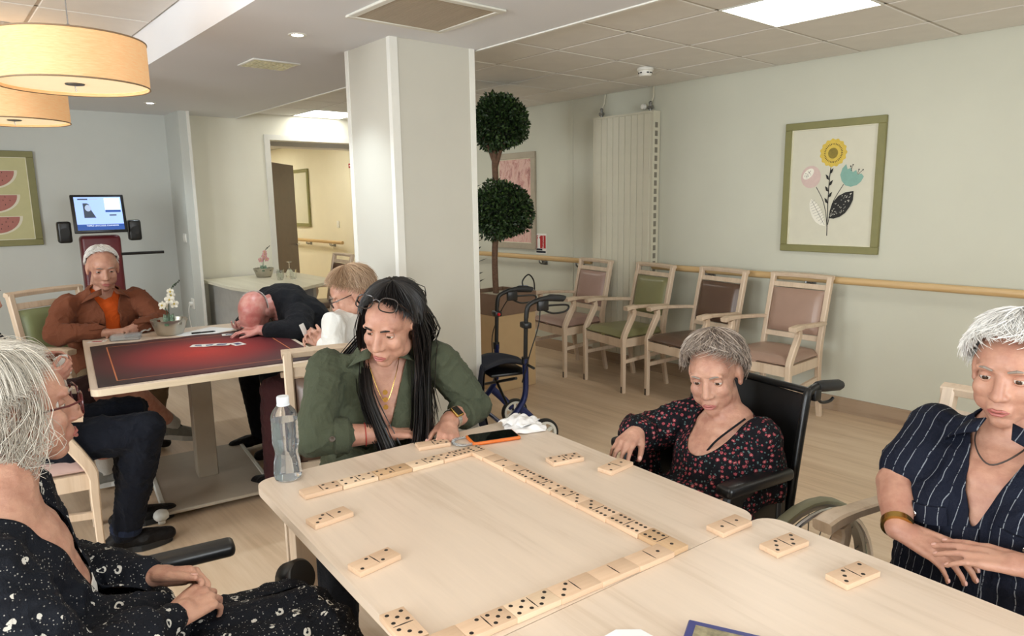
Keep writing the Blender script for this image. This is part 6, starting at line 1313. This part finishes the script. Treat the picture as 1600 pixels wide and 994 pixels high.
# ---- foreground woman, left -----------------------------------------------------------------
def dotted_woman():
    f = (.975, -.22); fr = V(*f, 0).normalized(); x = fr.cross(V(0, 0, 1)); hip = V(.0, 1.50, .53); sh_ = V(.065, 1.50, .925); c = V(.102, 1.575, 1.092); Mh = frame((.995, .02), 0, 4); s = 1.0
    P = Person('person with white hair and dark red glasses in a black dotted dress, foreground left', (.0, 1.50, 0)); P.skin = 'skin_old'
    rs, ls = sh_+x*.165+V(0, 0, -.03), sh_-x*.165+V(0, 0, -.02); re_, rw = V(.10, 1.235, .70), V(.285, 1.325, .705); le, lw = V(.135, 1.71, .70), V(.295, 1.50, .715); nl = []; D = [(-.1, .18, .145, .02), (.25, .175, .14, .03), (.55, .165, .13, .035), (.8, .15, .105, .02), (.95, .125, .08, 0), (1.04, .09, .065, -.005)]
    B = Blob(); head_blob(B, Mh, c, s); B.chain([c+Mh @ V(0, -.03, -.04), sh_+V(.0, 0, .03)], [.050, .058]); tskin(B, hip, sh_, f, D, .012)
    B.cap(c+Mh @ V(.012, .03, -.085), sh_+fr*.045+x*.02, .009, .007); B.cap(c+Mh @ V(-.012, .03, -.085), sh_+fr*.045-x*.02, .009, .007)
    B.chain([ls, le, lw], [.042, .036, .024]); hand(B, lw, V(.75, -.62, .0), V(-.35, -.65, -.65), -1, ((38, 42, 30), (40, 42, 30), (42, 42, 30), (45, 42, 30)), 3, .96, (25, 25), nails=nl); m1 = B.remesh(.004, 3)
    B = Blob(); B.chain([rs, re_, rw], [.042, .036, .0245]); hand(B, rw, V(.80, .48, -.02), V(.1, .45, -.9), 1, ((35, 40, 30), (36, 42, 30), (38, 42, 30), (40, 42, 30)), 4, .98, (24, 22), nails=nl); m2 = B.remesh(.004, 3)
    head_detail(P, m1, Mh, c, s, 'brow_grey'); bm = bmesh.new(); bm.from_mesh(m1); bm.from_mesh(m2); bm.to_mesh(m1); bm.free(); m1.polygons.foreach_set('use_smooth', [True]*len(m1.polygons)); P.part('body', m1, 'skin_old'); P.part('fingernails', nail_mesh(nl), 'nail')
    B = Blob(); M = torso(B, hip, sh_, f, D, n=9); B.cap(rs, ls, .046, .046); B.ell(sh_-fr*.03+V(0, 0, .0), (.075, .075, .04), M)
    B.chain([rs, re_], [.062, .075]); B.chain([re_, re_.lerp(rw, .55), re_.lerp(rw, .93)], [.076, .062, .036]); B.chain([ls, le], [.06, .068]); B.chain([le, le.lerp(lw, .55), le.lerp(lw, .92)], [.068, .056, .036])
    kR, kL = V(.555, 1.27, .575), V(.54, 1.42, .565)
    for h0, k in ((hip+x*.08, kR), (hip-x*.08, kL)): B.chain([h0, k], [.095, .072]); B.cap(k, k+V(.03, 0, -.25), .072, .06)
    B.cap(hip+fr*.05+V(0, 0, .03), (kR+kL)/2+V(.0, 0, .01), .10, .072); B.ell(hip+fr*.16+V(0, 0, .08), (.19, .17, .10), M); B.cap(kR, kL, .068, .068); B.ell(V(.17, 1.42, .655), (.15, .15, .085)); B.ell(V(.20, 1.56, .63), (.14, .12, .07))
    me = B.remesh(.006, 5); wrinkle(me, .011, 20, 21, (1, 1, 1)); vcut(me, sh_, M, -.24, .34, -.01); P.part('dress', me, 'cloth_ring_dots', solid=.003)
    B = Blob(); tskin(B, hip, sh_, f, D, .005); me = B.remesh(.006, 5); wrinkle(me, .003, 30, 4); cut(me, lambda co: co[:, 2] > sh_.z-.165); P.part('undershirt', me, 'cloth_white', solid=.002)
    def tails(m, R_):
        for k in range(520):
            q = 1 if k % 2 else -1; a = R_.uniform(-.085, .045); z0 = R_.uniform(.02, .085); p0 = V(q*(.066+.01*R_.rand()), a, z0); p1 = V(q*(.086+.008*R_.rand()), a+.012*R_.normal(), z0-.055); p2 = V(q*(.087+.01*R_.rand()), a-.012+.016*R_.normal(), z0-.095-.03*R_.rand()); p3 = V(q*(.084+.012*R_.rand()), a-.02+.022*R_.normal(), z0-.11-.03*R_.rand())
            pts = spline([Mh @ (p*s)+c for p in (p0, p1, p2, p3)], 3); m.tube(pts, [.0006]*(len(pts)-1)+[.0003], 3, cap=False)
        for k in range(420):
            p0 = V(R_.normal()*.02, -.04+R_.normal()*.02, .125); an = R_.uniform(-1.5, 1.5); d = V(math.sin(an), math.cos(an)*.8, 0); pts = spline([Mh @ (p*s)+c for p in (p0, p0+d*.045+V(0, 0, .008), p0+d*.085+V(0, 0, -.022), p0+d*.105+V(0, 0, -.06))], 3); m.tube(pts, [.0006]*(len(pts)-1)+[.0003], 3, cap=False)
    hair(P, Mh, c, 'hair_white', s*1.0, 4200, 1.02, 1.45, 1.95, .013, (0, -.35, .95), 1.2, 9, .0006, .32, curl=.05, tails=tails)
    plain('acetate_red', '#4a1719', .25, var=.2); glasses(P, Mh, c, s, 'acetate_red', .112, .006, hh=.020)
    P.part('stocking', (lambda b_: b_.remesh(.01, 4))(Blob().chain([kR+V(0, 0, -.2), V(.60, 1.26, .20)], [.05, .04]).chain([kL+V(0, 0, -.2), V(.60, 1.42, .20)], [.05, .04])), 'cloth_black')
    for a in (V(.60, 1.26, .20), V(.60, 1.42, .20)): shoe(P, 'shoe', a, fr, .23, 'leather_black')
dotted_woman()
# ---- man in the brown jacket ------------------------------------------------------------------
def brown_man():
    f = (.12, -1); fr = V(*f, 0).normalized(); x = fr.cross(V(0, 0, 1)); hip = V(.79, 4.80, .47); sh_ = V(.815, 4.70, .945); c = V(.825, 4.66, 1.115); Mh = frame((-.05, -1), 16, 0); s = 1.05
    P = Person('person in a brown jacket over an orange shirt behind the red table', (.79, 4.80, 0)); P.skin = 'skin_fair'; D = [(-.05, .19, .15, .02), (.4, .19, .155, .03), (.75, .185, .135, .02), (.93, .155, .095, 0), (1.02, .11, .075, 0)]
    rs, ls = sh_+x*.185+V(0, 0, -.03), sh_-x*.185+V(0, 0, -.03); re_, rw = V(.535, 4.565, .775), V(.735, 4.42, .775); le, lw = V(1.09, 4.57, .775), V(.905, 4.42, .775); nl = []
    B = Blob(); head_blob(B, Mh, c, s); B.cap(c+Mh @ V(0, -.02, -.05), sh_+V(0, 0, .01), .06, .07); tskin(B, hip, sh_, f, D, .045); B.chain([rs, re_, rw], [.05, .045, .03]); B.chain([ls, le, lw], [.05, .045, .03])
    hand(B, rw, V(.9, -.25, 0), V(0, 0, -1), 1, (15, 20, 20)); hand(B, lw, V(-.85, -.2, 0), V(0, 0, -1), -1, (25, 30, 25)); me = B.remesh(.006, 4); head_detail(P, me, Mh, c, s, 'brow_grey'); P.part('body', me, 'skin_fair')
    B = Blob(); M = torso(B, hip, sh_, f, [(a, b_-.03, d-.02, o) for a, b_, d, o in D], n=9); me = B.remesh(.009, 5); wrinkle(me, .004, 16, 2); P.part('orange_shirt', me, 'cloth_orange')
    B = Blob(); torso(B, hip, sh_, f, D, n=9); B.cap(rs, ls, .055, .055); B.chain([rs, re_], [.068, .066]); B.chain([re_, re_.lerp(rw, .88)], [.066, .048]); B.chain([ls, le], [.068, .066]); B.chain([le, le.lerp(lw, .86)], [.066, .048])
    me = B.remesh(.007, 6); wrinkle(me, .012, 19, 6); Mi = np.array(M.transposed()); o_ = np.array(sh_); cut(me, lambda co: (lambda q: (np.abs(q[:, 0]+.005) < .030+.030*np.clip(-(q[:, 2]+.03)/.35, 0, 1)+np.clip(q[:, 2]+.06, 0, .1)*.5) & (q[:, 1] > .02))((co-o_) @ Mi.T)); t_ = tree_of(me); J = P.part('jacket', me, 'cloth_brown', solid=.005); fo = sh_+fr*.6
    for q in (-1, 1):
        ctr = fo+x*q*.115+V(0, 0, -.135); P.part('pocket_flap', drape(t_, [ctr-x*.05, ctr, ctr+x*.05], -fr, .04, .006), 'cloth_brown', parent=J)
        m = MB(); v = []
        for i in range(9):
            u = i/8; ang = 2.8-2.3*u; rr = .08+.012*u; p = sh_+V(0, 0, .055-.09*u**1.2)+x*(q*rr*math.sin(ang)*1.1)+fr*(-rr*math.cos(ang)*.95+.02+.04*u); o2 = (x*q*math.sin(ang)-fr*math.cos(ang)).normalized(); v += [p, p+o2*(.03+.02*u)+V(0, 0, -.03-.02*u)]
        m.add(v, [(2*i, 2*i+1, 2*i+3, 2*i+2) for i in range(8)], True); P.part('collar', m, 'cloth_brown', solid=.005, parent=J)
    ctr = fo-x*.115+V(0, 0, -.19); P.part('chest_embroidery', drape(t_, [ctr+x*.03, ctr+x*.01+V(0, 0, .006), ctr-x*.01, ctr-x*.03+V(0, 0, .008)], -fr, .006, .007), 'cloth_white', parent=J)
    hair(P, Mh, c, 'hair_snow', s, 900, 1.0, 1.4, 1.9, .008, (0, -.45, .9), .7, 12, .0011, .25)
    kn = [hip+fr*.40+x*.14, hip+fr*.40-x*.12]; kn[1] = V(1.02, 4.42, .50); an = [V(.70, 4.45, .09), V(1.0, 4.62, .09)]; trousers(P, hip, f, kn, an, 'cloth_khaki', vox=.011, pel=(.18, .15, .10))
    for a in an: shoe(P, 'shoe', a, fr, .27, 'leather_black')
brown_man()
# ---- bald man slumped on the table ---------------------------------------------------------------
def bald_man():
    f = (-1, .0); fr = V(*f, 0); x = fr.cross(V(0, 0, 1)); hip = V(1.84, 3.90, .50); sh_ = V(1.60, 3.97, .90); c = V(1.415, 3.905, .862); Mh = frame((-.70, -.55), 62, -10); s = 1.05
    P = Person('bald person in black slumped over the red table with the head on the hand', (1.84, 3.90, 0)); P.skin = 'skin_pink'
    rs, ls = sh_+x*.17+V(0, 0, -.02), sh_-x*.19+V(0, 0, -.06); rs, ls = sh_+V(-.0, .17, .0), sh_+V(.03, -.19, -.07); re_, rw = V(1.50, 4.19, .78), V(1.385, 4.07, .775); le, lw = V(1.56, 3.66, .77), V(1.42, 3.82, .775)
    B = Blob(); head_blob(B, Mh, c, s); B.cap(c+Mh @ V(0, -.03, -.04), sh_, .062, .075); B.chain([rs, re_, rw], [.05, .045, .03]); B.chain([ls, le, lw], [.05, .045, .03]); torso(B, hip, sh_, f, [(0, .15, .12, 0), (.95, .14, .1, 0)], n=5)
    hand(B, rw, V(-.35, -.85, .05), V(.1, .0, 1), -1, (20, 20, 15)); hand(B, lw, V(-.8, .5, 0), V(0, 0, -1), 1, (15, 20, 15)); me = B.remesh(.006, 4); head_detail(P, me, Mh, c, s, 'brow_grey')
    skin('skin_bald', '#c48f84', '#b86c64', .38); P.part('body', me, 'skin_bald')
    B = Blob(); torso(B, hip, sh_, f, [(-.1, .18, .16, 0), (.3, .19, .17, -.03), (.7, .20, .155, -.04), (.95, .18, .11, -.02), (1.03, .13, .09, 0)], n=10); B.cap(rs, ls, .085, .08); B.chain([rs, re_], [.085, .07]); B.chain([re_, re_.lerp(rw, .7)], [.068, .052]); B.chain([ls, le], [.085, .072]); B.chain([le, le.lerp(lw, .75)], [.07, .05]); B.ell(sh_+V(.05, .06, .02), (.13, .16, .085))
    me = B.remesh(.008, 7); wrinkle(me, .006, 12, 3); P.part('black_sweater', me, 'cloth_black')
    hair(P, Mh, c, 'hair_snow', s, 1500, .2, 1.25, 1.6, .0030, (0, -.9, -.35), .35, 13, .0006, .2, cap=False)
    kn = [V(1.42, 4.10, .52), V(1.45, 3.82, .50)]; an = [V(1.47, 4.13, .09), V(1.52, 3.85, .09)]; trousers(P, hip, f, kn, an, 'cloth_black', vox=.011)
    for a in an: shoe(P, 'shoe', a, V(-1, .0, 0), .27, 'leather_black')
bald_man()
# ---- fair haired person behind the green shirt woman ---------------------------------------------------
def fair_person():
    f = (-.55, .835); fr = V(*f, 0).normalized(); x = fr.cross(V(0, 0, 1)); hip = V(1.635, 3.15, .49); sh_ = V(1.60, 3.11, .905); c = V(1.60, 3.08, 1.03); Mh = frame((-.85, .35), 26, 0); s = 1.02
    P = Person('person with light brown hair and maroon trousers sitting behind the green shirt woman', (1.635, 3.15, 0)); P.skin = 'skin_fair'
    rs, ls = sh_+x*.16, sh_-x*.16; re_, rw = V(1.66, 3.30, .77), V(1.50, 3.22, .80); le, lw = V(1.44, 2.96, .78), V(1.445, 3.10, .80)
    B = Blob(); head_blob(B, Mh, c, s); B.cap(c+Mh @ V(0, -.02, -.05), sh_, .05, .06); torso(B, hip, sh_, f, [(0, .14, .11, 0), (.95, .12, .08, 0)], n=5); B.chain([rs, re_, rw], [.042, .038, .027]); B.chain([ls, le, lw], [.042, .038, .027]); hand(B, rw, V(-.7, -.2, .25), V(.2, -.6, -.6), 1, (30, 35, 30)); hand(B, lw, V(-.3, .7, .3), V(.7, .2, -.4), -1, (35, 40, 30))
    me = B.remesh(.006, 4); head_detail(P, me, Mh, c, s, 'brow_grey'); P.part('body', me, 'skin_fair')
    B = Blob(); torso(B, hip, sh_, f, [(-.05, .17, .14, 0), (.4, .165, .14, .0), (.8, .16, .12, 0), (1.0, .12, .08, 0)], n=8); B.cap(rs, ls, .055, .055); B.chain([rs, re_, re_.lerp(rw, .8)], [.06, .055, .045]); B.chain([ls, le, le.lerp(lw, .8)], [.06, .055, .045]); me = B.remesh(.009, 6); wrinkle(me, .006, 15, 3); P.part('white_top', me, 'cloth_white')
    hair(P, Mh, c, 'hair_fair', s*1.02, 1400, 1.05, 1.55, 2.1, .020, (0, -.2, 1), 1.2, 15, .0011, .25); glasses(P, Mh, c, s, 'acetate_dark', .110, .006)
    kn = [V(1.45, 3.52, .53), V(1.31, 3.38, .53)]; an = [V(1.43, 3.52, .09), V(1.29, 3.38, .09)]; trousers(P, hip, f, kn, an, 'cloth_maroon', vox=.010, r=(.10, .085, .075), seed=9)
    for a in an: shoe(P, 'shoe', a, fr, .24, 'leather_black')
    cd = thing('playing_card', 'playing card held up by the fair haired person at the right of the red mat', 'playing card', (1.40, 3.20, .85), .3, 'playing cards on the red table'); o = MB().prism(rrect(.059, .089, .004, 3), 0, .0008).build('card_sheet', 'card_white', cd); o.rotation_euler = (1.2, 0, .5)
fair_person()
# ---- two persons at the left end of the red table -----------------------------------------------------
def jeans_person():
    f = (.98, -.12); fr = V(*f, 0); x = fr.cross(V(0, 0, 1)); hip = V(.20, 3.40, .50); sh_ = V(.13, 3.42, .95); c = V(.13, 3.42, 1.14); Mh = frame((.97, .1), 15, 0); s = 1.04
    P = Person('person in dark jeans and black shoes at the near left corner of the red table', (.20, 3.40, 0)); P.skin = 'skin_fair'
    rs, ls = sh_+x*.18, sh_-x*.18; re_, rw = V(.16, 3.20, .72), V(.33, 3.28, .66); le, lw = V(.17, 3.66, .72), V(.33, 3.52, .66)
    B = Blob(); head_blob(B, Mh, c, s); B.cap(c+Mh @ V(0, -.02, -.05), sh_, .055, .065); torso(B, hip, sh_, f, [(0, .15, .12, 0), (.95, .13, .09, 0)], n=5); B.chain([rs, re_, rw], [.046, .04, .028]); B.chain([ls, le, lw], [.046, .04, .028]); hand(B, rw, V(.85, .4, -.2), V(0, 0, -1), 1, (25, 30, 25)); hand(B, lw, V(.85, -.4, -.2), V(0, 0, -1), -1, (25, 30, 25)); me = B.remesh(.006, 4); head_detail(P, me, Mh, c, s, 'brow_grey'); P.part('body', me, 'skin_fair')
    B = Blob(); torso(B, hip, sh_, f, [(-.05, .18, .15, 0), (.4, .18, .15, .0), (.8, .18, .13, 0), (1.0, .13, .09, 0)], n=8); B.cap(rs, ls, .06, .06); B.chain([rs, re_, re_.lerp(rw, .8)], [.068, .06, .046]); B.chain([ls, le, le.lerp(lw, .8)], [.068, .06, .046]); me = B.remesh(.009, 6); wrinkle(me, .006, 15, 3); P.part('sweater', me, 'cloth_black')
    hair(P, Mh, c, 'hair_white', s, 700, 1.05, 1.4, 1.9, .010, (0, -.35, .95), .8, 17, .0011, .25)
    kn = [V(.645, 3.13, .545), V(.64, 3.40, .56)]; an = [V(.545, 3.215, .10), V(.62, 3.47, .10)]; trousers(P, hip, f, kn, an, 'cloth_jeans', 'jeans', r=(.10, .080, .060), vox=.008, seed=31, amp=.010)
    for k, a in zip(kn, an):
        d_ = (a-k).normalized(); P.part('trouser_hem', MB().tube([a-d_*.022, a-d_*.018, a+d_*.002, a+d_*.006], [.060, .0625, .0625, .059], 20), 'cloth_jeans_hem'); shoe(P, 'shoe', a-V(0, 0, .01), V(1, -.12, 0), .28, 'leather_black', 'black_rubber', h=.075)
jeans_person()
def shorts_person():
    f = (1, -.05); fr = V(*f, 0).normalized(); x = fr.cross(V(0, 0, 1)); hip = V(.14, 4.0, .50); sh_ = V(.13, 3.93, .95); c = V(.16, 3.90, 1.13); Mh = frame((1, .1), 15, 0); s = 1.04
    P = Person('person in shorts and grey sneakers with crossed legs, holding cards', (.14, 4.0, 0)); P.skin = 'skin_pink'
    rs, ls = sh_+x*.18, sh_-x*.18; re_, rw = V(.22, 3.66, .74), V(.355, 3.49, .735); le, lw = V(.26, 3.98, .78), V(.345, 3.78, .785); k1, a1 = V(.67, 3.66, .635), V(.965, 4.03, .285); k2, a2 = V(.62, 3.93, .54), V(.62, 4.03, .11)
    B = Blob(); head_blob(B, Mh, c, s); B.cap(c+Mh @ V(0, -.02, -.05), sh_, .055, .065); torso(B, hip, sh_, f, [(0, .15, .12, 0), (.95, .13, .09, 0)], n=5); B.chain([rs, re_, rw], [.046, .04, .028]); B.chain([ls, le, lw], [.046, .04, .028]); hand(B, rw, V(.75, .25, .25), V(-.2, .8, .2), 1, (30, 40, 30)); hand(B, lw, V(.85, -.25, .1), V(.0, -.6, -.5), -1, (20, 30, 25))
    B.chain([hip+x*.08, k1], [.085, .062]); B.chain([k1, k1.lerp(a1, .35), a1], [.06, .056, .036]); B.chain([hip-x*.08, k2], [.085, .062]); B.chain([k2, k2.lerp(a2, .35), a2], [.06, .056, .036])
    me = B.remesh(.006, 4); head_detail(P, me, Mh, c, s, 'brow_grey'); P.part('body', me, 'skin_pink')
    B = Blob(); torso(B, hip, sh_, f, [(-.05, .18, .15, 0), (.4, .18, .15, .0), (.8, .18, .13, 0), (1.0, .13, .09, 0)], n=8); B.cap(rs, ls, .06, .06); B.chain([rs, rs.lerp(re_, .7)], [.07, .065]); B.chain([ls, ls.lerp(le, .7)], [.07, .065]); me = B.remesh(.009, 6); P.part('tshirt', me, 'cloth_black')
    trousers(P, hip, f, [k1.lerp(hip, .22), k2.lerp(hip, .22)], [k1, k2], 'cloth_shorts', 'shorts', r=(.10, .088, .08), stop=0.0, vox=.009)
    for a, d, u in ((a1, V(.80, .28, -.30), None), (a2, V(1, .0, 0), None)):
        k = k1 if a is a1 else k2; q = (a-k).normalized(); P.part('sock', MB().tube([a-q*.085, a-q*.04, a+q*.01], [.043, .040, .042], 16), 'sock_white'); so = shoe(P, 'sneaker', a, d, .28, 'sneaker_grey', 'sneaker_sole', h=.075)
        dn = V(d).normalized(); xx = dn.cross(V(0, 0, 1)).normalized(); uu = xx.cross(dn)
        for i in range(4): p = a-uu*(.008+.010*i)+dn*(.045+.025*i); P.part('lace', MB().tube([p-xx*.026, p+uu*.008, p+xx*.026], .003, 6), 'cloth_black', parent=so)
    hair(P, Mh, c, 'hair_white', s, 600, 1.05, 1.4, 1.9, .010, (0, -.35, .95), .8, 18, .0011, .25)
    for k in range(3):
        cd = thing('playing_card', ('playing card held in the crossed legs person hand, nearest', 'playing card held in the crossed legs person hand, middle of the fan', 'playing card held in the crossed legs person hand, furthest')[k], 'playing card', (.435+.008*k, 3.60+.012*k, .775), 0, 'playing cards on the red table'); o = MB().prism(rrect(.059, .089, .004, 3), 0, .0008).build('card_sheet', 'card_white', cd); o.rotation_euler = (1.35, .15*(k-1), .75+.05*k)
shorts_person()
